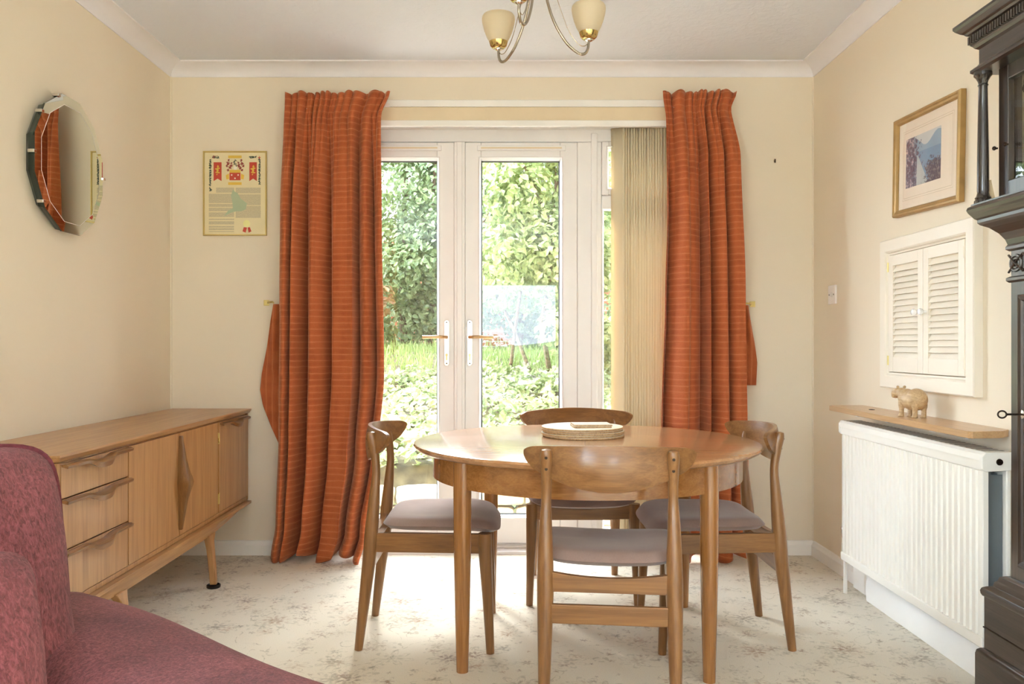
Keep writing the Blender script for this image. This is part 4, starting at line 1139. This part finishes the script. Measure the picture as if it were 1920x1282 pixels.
# picture coordinates: a runs from the far edge (left as seen) to the near edge, h upward
a_ = t.math('MULTIPLY_ADD', sp.outputs[1], -1/.26, .62); h_ = t.math('MULTIPLY_ADD', sp.outputs[2], 1/.19, .47)
nz = t.noise(t.coord((1,1,1)), 62, 4, .75); nz2 = t.noise(t.coord(), 110, 3, .8)
jit = t.math('MULTIPLY', t.math('SUBTRACT', nz.outputs[0], .5), .9)
hill = t.math('ADD', t.math('MULTIPLY', t.math('SINE', t.math('MULTIPLY_ADD', a_, 9.0, -.6)), .10), .86)
sky = s2l((206, 206, 200)); mnt = s2l((146, 168, 184)); sea = s2l((122, 152, 176)); 
c = t.mix(t.math('LESS_THAN', h_, hill), sky, mnt)
c = t.mix(t.math('LESS_THAN', h_, .66), c, sea)
blot = t.ramp(nz.outputs[0], [(.34, s2l((70, 74, 96))), (.45, s2l((112, 84, 96))), (.52, s2l((92, 116, 134))), (.60, s2l((206, 178, 176))), (.70, s2l((232, 220, 212)))])
c = t.mix(t.math('LESS_THAN', t.math('ADD', a_, jit), t.math('SUBTRACT', .52, t.math('MULTIPLY', h_, .22))), c, blot)
path = t.math('LESS_THAN', t.math('ABSOLUTE', t.math('SUBTRACT', a_, t.math('MULTIPLY_ADD', h_, -.25, .50))), t.math('MULTIPLY_ADD', h_, -.26, .17))
c = t.mix(t.math('MULTIPLY', path, t.math('LESS_THAN', h_, .60)), c, s2l((186, 190, 186)))
fg = t.math('MULTIPLY', t.math('GREATER_THAN', t.math('ADD', a_, jit), .60), t.math('LESS_THAN', t.math('ADD', h_, jit), .42))
c = t.mix(fg, c, t.ramp(nz2.outputs[0], [(.35, s2l((44, 56, 84))), (.5, s2l((86, 70, 74))), (.62, s2l((140, 132, 128)))]))
t.base(c); t.set(Roughness=.5)
b = MB(); b.box(-.0112, -.0098, -PW+.145, PW-.085, -PH+.104 , PH-.092); b.obj('print', t.mat, pic)
b = MB(); b.box(-.0142, -.0122, -PW+.025, PW-.025, -PH+.025, PH-.025); b.obj('glazing', M['picglass'], pic)

# hatch with two louvred doors
HY0, HY1, HZ0, HZ1 = 2.768, 3.462, .898, 1.495
ht = thing('louvred_hatch', 'white louvred hatch with two small doors on the right wall', 'cupboard', (WX, (HY0+HY1)/2, HZ0))
def ho(b, nm, mt, par=None, **k): return b.obj(nm, mt, par or ht, world=par is None, **k)
b = MB(); rings = []
def hrect(o, x): return [Vector((x, (HY1-o) if sy > 0 else (HY0+o), (HZ0+o) if sz < 0 else (HZ1-o))) for sy, sz in ((1,-1),(-1,-1),(-1,1),(1,1))]
M['hatch'] = plain('cream_white_joinery_paint', (238, 230, 214), .4, var=.01)
b.loft([hrect(0, WX), hrect(0, WX-.028), hrect(.004, WX-.032), hrect(.046, WX-.032), hrect(.052, WX-.028), hrect(.056, WX-.020), hrect(.062, WX-.018), hrect(.064, WX-.002)], True, False, False); ho(b, 'frame', M['hatch'])
b = MB(); b.box(WX-.003, WX-.001, HY0+.06, HY1-.06, HZ0+.06, HZ1-.06); ho(b, 'back_panel', plain('dim_cream_panel', (206, 192, 166), .7), None)
ymid = (HY0+HY1)/2
for (y0, y1, hy) in ((ymid+.001, HY1-.066, ymid+.025), (HY0+.066, ymid-.001, ymid-.025)):
    z0, z1 = HZ0+.066, HZ1-.066; xa, xb = WX-.026, WX-.006; st = .038
    b = MB(); b.box(xa, xb, y0, y0+st, z0, z1); b.box(xa, xb, y1-st, y1, z0, z1); b.box(xa, xb, y0+st, y1-st, z0, z0+.058); b.box(xa, xb, y0+st, y1-st, z1-.042, z1)
    d = ho(b, 'louvre_door', M['hatch'], bevel=.0015)
    nl = 16; lz0, lz1 = z0+.058, z1-.042; p_ = (lz1-lz0)/nl
    for k in range(nl):
        zc = lz0+p_*(k+.5); lb = MB()
        lb.loft([[Vector((xa+.001, y, zc-p_*.58)), Vector((xa+.004, y, zc-p_*.62)), Vector((xb-.002, y, zc+p_*.50)), Vector((xb-.005, y, zc+p_*.56))] for y in (y0+st-.002, y1-st+.002)], True, True, False)
        lb.obj('slat', M['hatch'], d)
    kb = MB(); kb.lathe([(.0045, 0), (.0045, .010), (.010, .015), (.0125, .021), (.011, .028), (.004, .031), (0, .0315)], (0,0,0), 20, True, Matrix.Translation((xa, hy, (z0+z1)/2-.003)) @ Matrix.Rotation(-PI/2, 4, 'Y'))
    kb.obj('knob', M['porcelain'], d)
    oy = y1 if hy > ymid else y0
    for zz in (z0+.045, z1-.045):
        hb_ = MB(); hb_.tube([(xa-.001, oy, zz-.019), (xa-.001, oy, zz+.019)], .0032, 10); hb_.box(xa-.001, xa+.006, oy-.004, oy+.004, zz-.019, zz+.019); hb_.obj('hinge', M['oldbrass'] if hy > ymid else M['hatch'], d)

# small white wall plate
so_ = thing('wall_socket', 'small white wall plate with round outlet and two screws, right wall near the corner', 'wall plate', (WX, 4.03, 1.312))
b = MB(); b.box(-.010, 0, -.044, .044, -.045, .045); b.obj('plate', M['plastic'], so_, bevel=.003)
b = MB(); b.lathe([(.013, 0), (.013, .0015), (.010, .002), (.010, .0005)], (0,0,0), 24, True, Matrix.Translation((-.010, 0, .0)) @ Matrix.Rotation(-PI/2, 4, 'Y')); b.obj('outlet', M['plastic'], so_)
for sy in (-1, 1):
    b = MB(); b.lathe([(.004, 0), (.0035, .001), (0, .0012)], (0,0,0), 10, True, Matrix.Translation((-.010, sy*.027, 0)) @ Matrix.Rotation(-PI/2, 4, 'Y')); b.obj('screw', M['iron'], so_)

# radiator
RXF, RY0, RY1, RZ0_, RZ1_ = 1.437, 2.527, 3.600, .155, .748
rd = thing('radiator', 'cream white double panel radiator with ribbed front on the right wall', 'radiator', (WX, (RY0+RY1)/2, 0))
def ro(b, nm, mt, **k): return b.obj(nm, mt, rd, world=True, **k)
nr = 31; pts = [(RXF+.018, RY0+.006), (RXF+.002, RY0+.006)]; L_ = (RY1-RY0-.012)/nr
for k in range(nr):
    y = RY0+.006+L_*k
    pts += [(RXF, y+L_*.10), (RXF, y+L_*.70), (RXF+.014, y+L_*.80), (RXF+.014, y+L_*.93)]
pts += [(RXF, RY1-.006), (RXF+.018, RY1-.006)]
b = MB(); b.loft([[Vector((x, y, RZ0_+.030)) for x, y in pts], [Vector((x, y, RZ1_-.052)) for x, y in pts]], False, False, False)
b.loft([[Vector((RXF+.018, RY0+.006, z)), Vector((RXF+.018, RY1-.006, z))] for z in (RZ0_+.03, RZ1_-.052)], False, False, False)
ro(b, 'front_panel', M['radiator'], bevel=.0018, fix=True)
b = MB(); b.box(RXF-.004, RXF+.018, RY0+.002, RY1-.002, RZ0_, RZ0_+.034); b.box(RXF-.004, RXF+.018, RY0+.002, RY1-.002, RZ1_-.058, RZ1_-.020); ro(b, 'header', M['radiator'], bevel=.005, seg=3)
b = MB(); b.box(RXF+.070, RXF+.086, RY0+.002, RY1-.002, RZ0_, RZ1_-.02); ro(b, 'back_panel', M['radiator'], bevel=.005)
b = MB()
for k in range(40):
    y = RY0+.02+(RY1-RY0-.04)*k/39; b.box(RXF+.020, RXF+.068, y-.0006, y+.0006, RZ0_+.06, RZ1_-.07)
b.box(RXF+.022, RXF+.030, RY0+.014, RY1-.014, RZ0_+.04, RZ1_-.06); ro(b, 'convector_fins', M['grey_metal'])
b = MB(); rings = []
for (x, z) in ((RXF-.006, RZ1_-.026), (RXF-.004, RZ1_-.008), (RXF+.004, RZ1_), (RXF+.080, RZ1_), (RXF+.090, RZ1_-.008), (RXF+.090, RZ1_-.026)):
    rings.append([Vector((x, RY0, z)), Vector((x, RY1, z))])
b.loft(rings, False, False, False)
rg = ro(b, 'top_cover', M['radiator'], solid=.0015, fix=True)
b = MB()
for k in range(34):
    y = RY0+.03+(RY1-RY0-.06)*k/33; b.box(RXF+.012, RXF+.078, y-.005, y+.005, RZ1_+.0006, RZ1_+.0014)
b.obj('grille_gap_shade', plain('shadowed_grille_gap', (120, 116, 108), .6), rg)  # grey strips laid on the cover, shade of the gaps painted as colour
for (ya, yb) in ((RY0-.010, RY0+.004), (RY1-.004, RY1+.006)):
    b = MB(); poly = [(RXF-.010, RZ1_-.050), (RXF-.010, RZ1_-.012), (RXF, RZ1_+.001), (RXF+.082, RZ1_+.001), (RXF+.093, RZ1_-.014), (RXF+.093, RZ1_-.040), (RXF+.082, RZ1_-.054), (RXF, RZ1_-.058)]
    b.prism(poly, ya, yb, 'y'); ec = ro(b, 'end_cap', M['radiator'], bevel=.003)
    if ya < RY0:
        b = MB(); b.lathe([(.010, 0), (.009, .004), (.0045, .005), (.004, .001)], (0,0,0), 16, True, Matrix.Translation((RXF+.042, ya, RZ1_-.028)) @ Matrix.Rotation(PI/2, 4, 'X')); b.obj('vent_plug', M['iron'], ec)
b = MB()
for y in (RY0+.2, RY1-.2): b.box(RXF+.086, WX, y-.02, y+.02, .25, .60)
ro(b, 'wall_bracket', M['radiator'])
# valve and pipe at the far end
b = MB(); b.tube([(RXF+.03, RY1+.030, 0), (RXF+.03, RY1+.030, .185)], .0085, 12); b.obj('pipe', M['gloss'], rd, world=True)
b = MB(); b.lathe([(.012, .175), (.016, .180), (.016, .215), (.010, .220), (.010, .235), (.017, .240), (.018, .285), (.014, .292), (0, .293)], (RXF+.03, RY1+.030, 0), 18); b.tube([(RXF+.03, RY1+.03, .197), (RXF+.03, RY1-.002, .197)], .010, 12); vv = b.obj('valve', M['chrome'], rd, world=True)
# box section hiding the pipes along the wall foot
b = MB(); rings = []
prof = [(0, 0), (.062, 0), (.066, .04), (.062, .085), (.048, .104), (.03, .110), (0, .112)]
b.loft([[Vector((WX-.001-o, y, z)) for o, z in prof] for y in (1.6, 3.52)], True, True, False); struct(b.obj('trim_12', M['gloss'], bevel=.004))
b = MB(); b.box(RXF+.10, WX-.0, 3.53, 3.72, 0, .16); struct(b.obj('trim_13', M['gloss'], bevel=.004))

# shelf above the radiator
sh = thing('radiator_shelf', 'narrow beech shelf above the radiator with angled ends', 'shelf', (WX, 3.14, .79))
b = MB(); poly = [(WX-.001, 2.625), (WX-.045, 2.580), (1.424, 2.560), (1.414, 2.572), (1.414, 3.672), (1.424, 3.69), (WX-.001, 3.69)]
b.loft([[Vector((x, y, z)) for x, y in poly] for z in (.785, .807)], True, True, False); b.obj('board', M['shelfwood'], sh, bevel=.002, world=True)
for y in (2.85, 3.45):
    b = MB(); b.box(1.44, WX, y-.010, y+.010, .777, .785); b.box(WX-.008, WX, y-.010, y+.010, .752, .785); b.obj('bracket', M['gloss'], sh, world=True)
sc_ = MB(); sc_.lathe([(.012, 0), (.011, .002), (.004, .003), (.003, .0005)], (1.49, 3.42, .807), 16); tag(sc_.obj('coin_battery', M['iron']), 'small dark round disc lying on the radiator shelf', 'disc')

# carved wooden hippo
def hippo():
    root = thing('hippo_figurine', 'small carved pale wood hippopotamus standing on the radiator shelf', 'figurine', (1.488, 3.075, .807))
    root.rotation_euler = (0, 0, math.radians(14))
    me = bpy.data.meshes.new('body'); bm = bmesh.new()
    def ell(c, r, rot=0):
        bmesh.ops.create_icosphere(bm, subdivisions=4, radius=1, matrix=Matrix.Translation(c) @ Matrix.Rotation(rot, 4, 'X') @ Matrix.Diagonal((*r, 1)))
    ell((0, -.022, .066), (.035, .040, .040)); ell((0, .002, .063), (.034, .044, .037)); ell((0, .028, .069), (.031, .032, .034))
    ell((0, .052, .085), (.020, .024, .020), .3); ell((0, .072, .087), (.0175, .020, .0165)); ell((0, .088, .082), (.0175, .014, .015)); ell((0, .090, .072), (.0155, .012, .008))
    for sx in (-1, 1):
        for y, ln in ((-.036, 0), (.034, 0)):
            rings = []
            for (z, r, dy) in ((.0, .0105, .003), (.004, .0115, .003), (.010, .0085, 0), (.028, .0085, 0), (.040, .0115, -.001), (.056, .012, -.001)):
                rings.append([bm.verts.new((sx*.0185+r*math.cos(2*PI*k/14), y+dy+r*1.1*math.sin(2*PI*k/14), z)) for k in range(14)])
            for a_, c_ in zip(rings, rings[1:]):
                for k in range(14): bm.faces.new((a_[k], a_[(k+1) % 14], c_[(k+1) % 14], c_[k]))
            bm.faces.new(rings[0][::-1]); bm.faces.new(rings[-1])
    bm.to_mesh(me); bm.free(); me.materials.append(M['carved'])
    o = bpy.data.objects.new('body', me); C.objects.link(o); o.parent = root
    rm = o.modifiers.new('fuse', 'REMESH'); rm.mode = 'VOXEL'; rm.voxel_size = .0016; rm.use_smooth_shade = True
    sm_ = o.modifiers.new('soften', 'SMOOTH'); sm_.iterations = 12; sm_.factor = .6
    for sx in (-1, 1):
        b = MB(); b.lathe([(.0005, 0), (.0045, .003), (.0055, .007), (.0035, .011), (.0005, .0125)], (0,0,0), 12, True, Matrix.Translation((sx*.012, .062, .102)) @ Matrix.Rotation(sx*.45, 4, 'Y') @ Matrix.Rotation(.5, 4, 'X')); b.obj('ear', M['carved'], root)
    b = MB(); b.tube([(0, -.058, .078), (0, -.063, .068), (0, -.062, .058)], [.003, .0026, .001], 8); b.obj('tail', M['carved'], root)
hippo()

# ------------------------------------------------------------------ longcase clock, right edge
ck = thing('longcase_clock', 'tall dark carved oak longcase clock against the right wall', 'clock', (1.43, 2.04, 0))
BX = WX-.014; yc = 2.04
def lv(b, rows, flip=False):
    b.loft([[Vector((BX, yc-h, z)), Vector((xf, yc-h, z)), Vector((xf, yc+h, z)), Vector((BX, yc+h, z))] for xf, h, z in rows], True, True, False)
def co(b, nm, mt, par=None, **k): return b.obj(nm, mt, par or ck, world=par is None, **k)
b = MB(); lv(b, [(1.290, .272, 0), (1.290, .272, .225), (1.293, .270, .236), (1.299, .263, .242), (1.305, .257, .244)]); co(b, 'plinth', M['oakY'], bevel=.002)
b = MB(); lv(b, [(1.306, .256, .243), (1.306, .256, .388)]); bs = co(b, 'base', M['oakY'], bevel=.003)
b = MB(); b.box(1.3035, 1.306, yc-.245, yc+.256, .300, .303); b.obj('panel_joint', M['iron'], bs)
b = MB(); lv(b, [(1.303, .259, .386), (1.300, .262, .392), (1.299, .263, .400), (1.302, .260, .408), (1.310, .252, .413), (1.318, .235, .418), (1.317, .226, .432), (1.318, .212, .440), (1.319, .205, .452), (1.328, .188, .458)]); co(b, 'base_moulding', M['oakY'], bevel=.0012)
b = MB(); lv(b, [(1.334, .180, .456), (1.334, .180, 1.345)]); tk = co(b, 'trunk', M['oak_worn'] if 'oak_worn' in M else M['oakZ'], bevel=.003)
b = MB(); b.box(1.322, 1.334, yc-.125, yc+.125, .50, 1.20); td = b.obj('trunk_door', M['oakZ'], tk, bevel=.003)
b = MB(); rings = []
for o_, x in ((0, 1.322), (.0, 1.318), (.006, 1.315), (.014, 1.318), (.018, 1.322)):
    rings.append([Vector((x, yc-.125+o_, .50+o_)), Vector((x, yc+.125-o_, .50+o_)), Vector((x, yc+.125-o_, 1.20-o_)), Vector((x, yc-.125+o_, 1.20-o_))])
b.loft(rings, True, False, False); b.obj('door_moulding', M['oakZ'], td)
# key in the lock
b = MB(); b.lathe([(.013, 0), (.012, .003), (.004, .004)], (0,0,0), 16, True, Matrix.Translation((1.322, 2.150, .893)) @ Matrix.Rotation(-PI/2, 4, 'Y')); b.obj('escutcheon', M['steel'], td)
b = MB(); b.tube([(1.322, 2.150, .893), (1.280, 2.150, .893)], .0028, 10)
b.tube([(1.270+.011*math.cos(2*PI*k/18), 2.150, .893+.009*math.sin(2*PI*k/18)) for k in range(19)], .0022, 8, False); b.obj('key', M['iron'], td)
# carved band with interlaced scrolls under the throat moulding
b = MB(); lv(b, [(1.331, .183, 1.235), (1.326, .188, 1.240), (1.326, .188, 1.247), (1.332, .182, 1.251)]); b2 = co(b, 'trunk_bead', M['oakY'])
b = MB()
for k in range(6):
    y = yc+.155-k*.062
    for (r, w) in ((.024, .0035), (.014, .003)):
        b.tube([(1.333, y+r*math.cos(2*PI*j/16), 1.285+r*.85*math.sin(2*PI*j/16)) for j in range(17)], w, 6, False)
    b.tube([(1.332, y-.031, 1.262), (1.330, y, 1.285), (1.332, y+.031, 1.308)], .003, 6); b.tube([(1.332, y-.031, 1.308), (1.330, y, 1.285), (1.332, y+.031, 1.262)], .003, 6)
b.obj('carved_band', M['oakY'], tk)
b = MB(); lv(b, [(1.332, .183, 1.318), (1.326, .190, 1.323), (1.326, .190, 1.330), (1.330, .187, 1.336), (1.327, .193, 1.350), (1.318, .206, 1.368), (1.303, .226, 1.386), (1.290, .246, 1.396), (1.286, .252, 1.402), (1.286, .252, 1.410), (1.280, .256, 1.414), (1.275, .268, 1.426), (1.272, .273, 1.432), (1.269, .276, 1.440), (1.271, .274, 1.447), (1.277, .268, 1.451), (1.277, .268, 1.455)])
co(b, 'throat_moulding', M['oak_green'] if 'oak_green' in M else M['oakY'], sharp=20)
# hood: side walls and glazed door
b = MB()
b.box(1.345, BX, yc+.205, yc+.220, 1.455, 1.815); b.box(1.345, BX, yc-.220, yc-.205, 1.455, 1.815); b.box(1.345, BX, yc-.205, yc+.205, 1.455, 1.470); b.box(BX-.01, BX, yc-.205, yc+.205, 1.47, 1.815)
hd = co(b, 'hood', M['oakZ'], bevel=.002)
b = MB(); dw = .042; b.box(1.325, 1.345, yc+.220-dw, yc+.220, 1.458, 1.812); b.box(1.325, 1.345, yc-.220, yc-.220+dw, 1.458, 1.812); b.box(1.325, 1.345, yc-.220+dw, yc+.220-dw, 1.458, 1.505); b.box(1.325, 1.345, yc-.220+dw, yc+.220-dw, 1.772, 1.812)
gd = b.obj('hood_door', M['oakZ'], hd, bevel=.003)
b = MB(); b.box(1.334, 1.337, yc-.178, yc+.178, 1.505, 1.772); b.obj('hood_glass', M['glass'], hd)
b = MB()
for zz in (1.60, ):
    for yy in (yc+.224, yc+.224-dw-.006):
        b.tube([(1.325, yy, zz), (1.318, yy, zz)], .0025, 8); b.lathe([(0, -.006), (.004, -.004), (.0055, 0), (.004, .004), (0, .006)], (1.316, yy, zz), 10, False)
b.obj('hinge_finial', M['iron'], hd)
# dial: silvered square plate, brass arch ring and chapter ring, hands
b = MB(); b.box(1.362, 1.366, yc-.176, yc+.176, 1.490, 1.790); dl = b.obj('dial_plate', plain('aged_silvered_dial', (150, 136, 106), .35, .5, var=.12, nscale=14), hd)
b = MB()
def ringx(b, r0, r1, x0, x1, cz=1.640):
    n = 64; rings = [[Vector((x, yc+r*math.cos(2*PI*k/n), cz+r*math.sin(2*PI*k/n))) for k in range(n)] for r, x in ((r0, x1), (r0, x0), (r1, x0), (r1, x1))]
    b.loft(rings, True, False, False)
ringx(b, .092, .128, 1.359, 1.362); b.obj('chapter_ring', metal('gilt_brass_ring', (206, 186, 120), .3), dl)
b = MB()
for k in range(12):
    a = 2*PI*k/12; m_ = Matrix.Translation((1.3585, yc, 1.640)) @ Matrix.Rotation(a, 4, 'X'); 
    for j in range(1+(k % 3)): b.box(-.0004, .0004, -.007+.006*j, -.004+.006*j, .098, .122, m_)
b.obj('hour_numeral', M['black'], dl)
b = MB(); b.box(1.355, 1.357, yc-.003, yc+.003, 1.60, 1.745); b.box(1.353, 1.355, yc-.075, yc+.02, 1.637, 1.644); b.obj('hand', M['iron'], dl)
b = MB()
for sy in (-1, 1):
    for sz in (-1, 1):
        for (a, r) in ((.0, .022), (.6, .014), (-.6, .014)):
            b.lathe([(r, 0), (r*.8, .003), (r*.3, .004)], (0,0,0), 16, True, Matrix.Translation((1.362, yc+sy*(.148-abs(a)*.01)+a*.03, 1.640+sz*(.122-a*sy*.03))) @ Matrix.Rotation(-PI/2, 4, 'Y'))
b.obj('spandrel', M['brass'], dl)
# free-standing columns with turned bases and capitals
for sy in (1, -1):
    cyy = yc+sy*.245; b = MB()
    b.lathe([(.022, 1.455), (.022, 1.462), (.019, 1.466), (.0205, 1.470), (.016, 1.476), (.0155, 1.480), (.0145, 1.483), (.0150, 1.49), (.0145, 1.58), (.0125, 1.70), (.0112, 1.772), (.0135, 1.776), (.0112, 1.780), (.013, 1.787), (.019, 1.798), (.023, 1.802), (.023, 1.812)], (1.298, cyy, 0), 24)
    b.obj('column', M['oak_black'], hd)
# frieze and cornice with dentils
b = MB(); lv(b, [(1.282, .262, 1.810), (1.275, .268, 1.815), (1.275, .268, 1.822), (1.281, .262, 1.827), (1.288, .256, 1.832), (1.291, .252, 1.836), (1.291, .252, 1.875), (1.284, .260, 1.880), (1.280, .264, 1.886), (1.276, .268, 1.890), (1.276, .268, 1.916), (1.268, .276, 1.920), (1.264, .280, 1.925), (1.258, .287, 1.929), (1.248, .296, 1.938), (1.244, .300, 1.944), (1.244, .300, 1.951), (1.30, .25, 1.953)])
cn = co(b, 'cornice', M['oakY'], sharp=20)
b = MB(); k = 0; y = yc+.270
while y > yc-.272:
    b.box(1.2695, 1.2765, y-.0065, y, 1.893, 1.914); y -= .0115
x = 1.278
while x < BX-.01: b.box(x, x+.0065, yc+.2675, yc+.2745, 1.893, 1.914); x += .0115
b.obj('dentil', M['oakY'], cn)
# folded card tucked beside the hood
o = thing('folded_card', 'beige card leaning behind the front column of the clock hood', 'card', (1.326, 2.287, 1.4555), 0)
b = MB(); b.box(-.012, .008, -.0015, .0015, 0, .064, Matrix.Rotation(math.radians(-12), 4, 'Y')); b.obj('leaf', M['beige'], o)
b = MB(); b.box(-.014, .006, .003, .006, 0, .058, Matrix.Rotation(math.radians(-16), 4, 'Y')); b.obj('leaf', M['beige'], o)

# ------------------------------------------------------------------ ceiling light with three arms
LC = Vector((.109, 2.970, 0))
cl_ = thing('ceiling_light', 'three-arm brass and nickel ceiling light with frosted cream glass shades', 'ceiling light', (LC.x, LC.y, CEIL))
b = MB(); b.lathe([(.055, 0), (.055, -.006), (.050, -.014), (.030, -.024), (.012, -.030), (.010, -.034)], n=36); b.obj('ceiling_rose', M['brass'], cl_)
b = MB(); b.tube([(0,0,-.03), (0,0,-.115)], .006, 14); b.obj('rod', M['brass'], cl_)
b = MB(); b.lathe([(.006, -.085), (.018, -.090), (.024, -.098), (.020, -.110), (.010, -.118), (.012, -.124), (.005, -.132), (0, -.136)], n=28); b.obj('hub', M['steel'], cl_)
for ang, dr, dz_ in ((134, 0, 0), (14, 0, 0), (254, .045, .022)):
    a = math.radians(ang); dx, dy = math.cos(a), math.sin(a)
    def q(r, z, dr=dr, dz_=dz_):
        f_ = r/.195; return (dx*(r+dr*f_), dy*(r+dr*f_), z+dz_*f_)
    # big arm: from the hub down and out, turning up into the cup
    p, r = smooth_path([q(.010, -.10), q(.030, -.175), q(.060, -.27), q(.105, -.345), q(.150, -.383), q(.178, -.386), q(.192, -.366), q(.195, -.335)], [.0050]*8, 8)
    b = MB(); b.tube(p, r, 14); arm = b.obj('arm', M['steel'], cl_)
    p, r = smooth_path([q(.012, -.09), q(.052, -.14), q(.082, -.215), q(.118, -.305), q(.155, -.352), q(.178, -.358), q(.191, -.348)], [.0014]*7, 7)
    b = MB(); b.tube(p, r, 8); b.obj('wire', M['steel'], arm)
    c = Vector(q(.195, -.338)); b = MB()
    b.lathe([(.006, -.004), (.014, .000), (.0155, .004), (.010, .006)], c, 24); b.obj('cup_collar', M['chrome'], arm)
    b = MB(); b.lathe([(.008, .004), (.022, .006), (.030, .014), (.0345, .030), (.0325, .030), (.026, .012)], c, 30); b.obj('lamp_cup', M['brass'], arm)
    prof = [(.026, .012), (.032, .026), (.0445, .050), (.0535, .074), (.059, .096), (.0615, .112), (.0600, .122), (.056, .128), (.052, .129)]
    prof += [(.053, .126), (.0585, .112), (.056, .096), (.0505, .074), (.0415, .050), (.029, .028), (.024, .016)]
    b = MB(); b.lathe(prof, c, 40, False); b.obj('lamp_shade', M['shade'], arm)
    b = MB(); b.lathe([(.010, .012), (.010, .035), (.018, .055), (.021, .075), (.017, .092), (.0, .099)], c, 20); b.obj('bulb', M['porcelain'], arm)

# ------------------------------------------------------------------ armchair in the foreground
Fd = Vector((.787, -.617, 0)); Wd = Vector((-.617, -.787, 0))
A0 = Vector((-.735, 1.635, 0))            # back end of the far arm's outer top edge
am = thing('armchair', 'maroon chenille armchair with a broad padded arm in the left foreground', 'armchair', (A0+Fd*.3+Wd*.4)[:])
def AL(f, w, z): p = A0+Fd*f+Wd*w; return Vector((p.x, p.y, z))
def pillow(nu, nv, fn): pass
def arm_mesh(w0, w1, f0, f1, ztop, nm):
    prof = []
    wc = (w0+w1)/2; hw = (w1-w0)/2
    N = 36; rings = []
    for i in range(N+1):
        q = i/N; f = f0+(f1-f0)*q
        e = 1-max(0, (q-.90)/.10)**3*.35 - max(0, (.06-q)/.06)**2*.2
        ring = []
        for j in range(33):
            a = PI*j/32
            x = -math.cos(a); z = math.sin(a)
            x = math.copysign(abs(x)**.62, x); z = abs(z)**.60
            ring.append(AL(f, wc+x*hw*(.92+.08*e), ztop-.16+z*.16*e+.006*math.sin(f*9)))
        ring += [AL(f, w1-.02, ztop-.30), AL(f, w1-.02, .05), AL(f, w0+.02, .05), AL(f, w0+.02, ztop-.30)]
        rings.append(ring)
    b = MB(); b.loft(rings, True, True, True); return b.obj(nm, M['chenille'], am, world=True, sharp=70)
arm_mesh(0, .30, -.12, .86, .605, 'arm')
arm_mesh(.84, 1.10, -.05, .80, .605, 'arm')
b = MB(); 
b.loft([[AL(f, w, z) for (f, w) in ((-.14, .02), (.02, .02), (.02, 1.08), (-.14, 1.08))] for z in (.05, .55)] , True, True, False)
b.obj('back', M['chenille'], am, world=True, bevel=.04, seg=4)
b = MB(); b.loft([[AL(f, w, z) for (f, w) in ((.02, .31), (.80, .31), (.80, .83), (.02, .83))] for z in (.08, .26)], True, True, False); b.obj('seat_base', M['chenille'], am, world=True, bevel=.02)
def cushion(root, nm, origin, ux, uz, un, w, h, t_, piping=True, mat='chenille', world=True, pinch=.5):
    """ux,uz,un: axes of the pillow; origin its centre"""
    o = Vector(origin)
    def outl(u, v):
        e = 7.0; m = max(abs(u), abs(v)); L = (abs(u)**e+abs(v)**e)**(1/e); k = m/L if m > 1e-3 else 1
        uu, vv = u*k, v*k
        bowx = 1-.05*(1-vv*vv)*0; 
        return uu, vv
    def pt(u, v, s):
        uu, vv = outl(u, v)
        hh = max(0, (1-abs(u)**3.2)*(1-abs(v)**3.2))**pinch
        wr = .010*math.sin(uu*7+vv*3)*math.cos(vv*5)*hh
        x = uu*w/2*(1+.03*abs(vv)**3); z = vv*h/2*(1+.05*abs(uu)**4)
        return o+ux*x+uz*z+un*(s*(t_/2)*hh+wr)
    b = MB()
    for s in (1, -1): b.grid(lambda a, c, s=s: pt(2*a-1, 2*c-1, s), 40, 36, True)
    r = b.obj(nm, M[mat], root, world=world, sharp=100)
    if piping:
        pts = []
        K = 28
        for side in range(4):
            for k in range(K):
                q = -1+2*k/K
                u, v = [(q, -1), (1, q), (-q, 1), (-1, -q)][side]
                pts.append(pt(u, v, 0))
        pts.append(pts[0]); b = MB(); b.tube(pts, .0050, 8, False); b.obj('piping', M['piping'], r)
    return r
Up = Vector((0,0,1)); Rk = (Up - Fd*.22).normalized(); Nn = (Fd + Up*.22).normalized()
cushion(am, 'seat_cushion', AL(.42, .57, .36), Wd, Fd, Up, .52, .76, .20)
cushion(am, 'back_cushion', AL(.14, .490, .675), Wd, Rk, Nn, .62, .47, .22, pinch=.42)
cs = cushion(None, 'scatter_cushion', AL(.36, .538, .622), Wd, (Up-Fd*.25).normalized(), (Fd+Up*.25).normalized(), .46, .34, .15, piping=False, pinch=.42)
tag(cs, 'small maroon chenille cushion leaning in front of the armchair back, lower left corner', 'cushion')
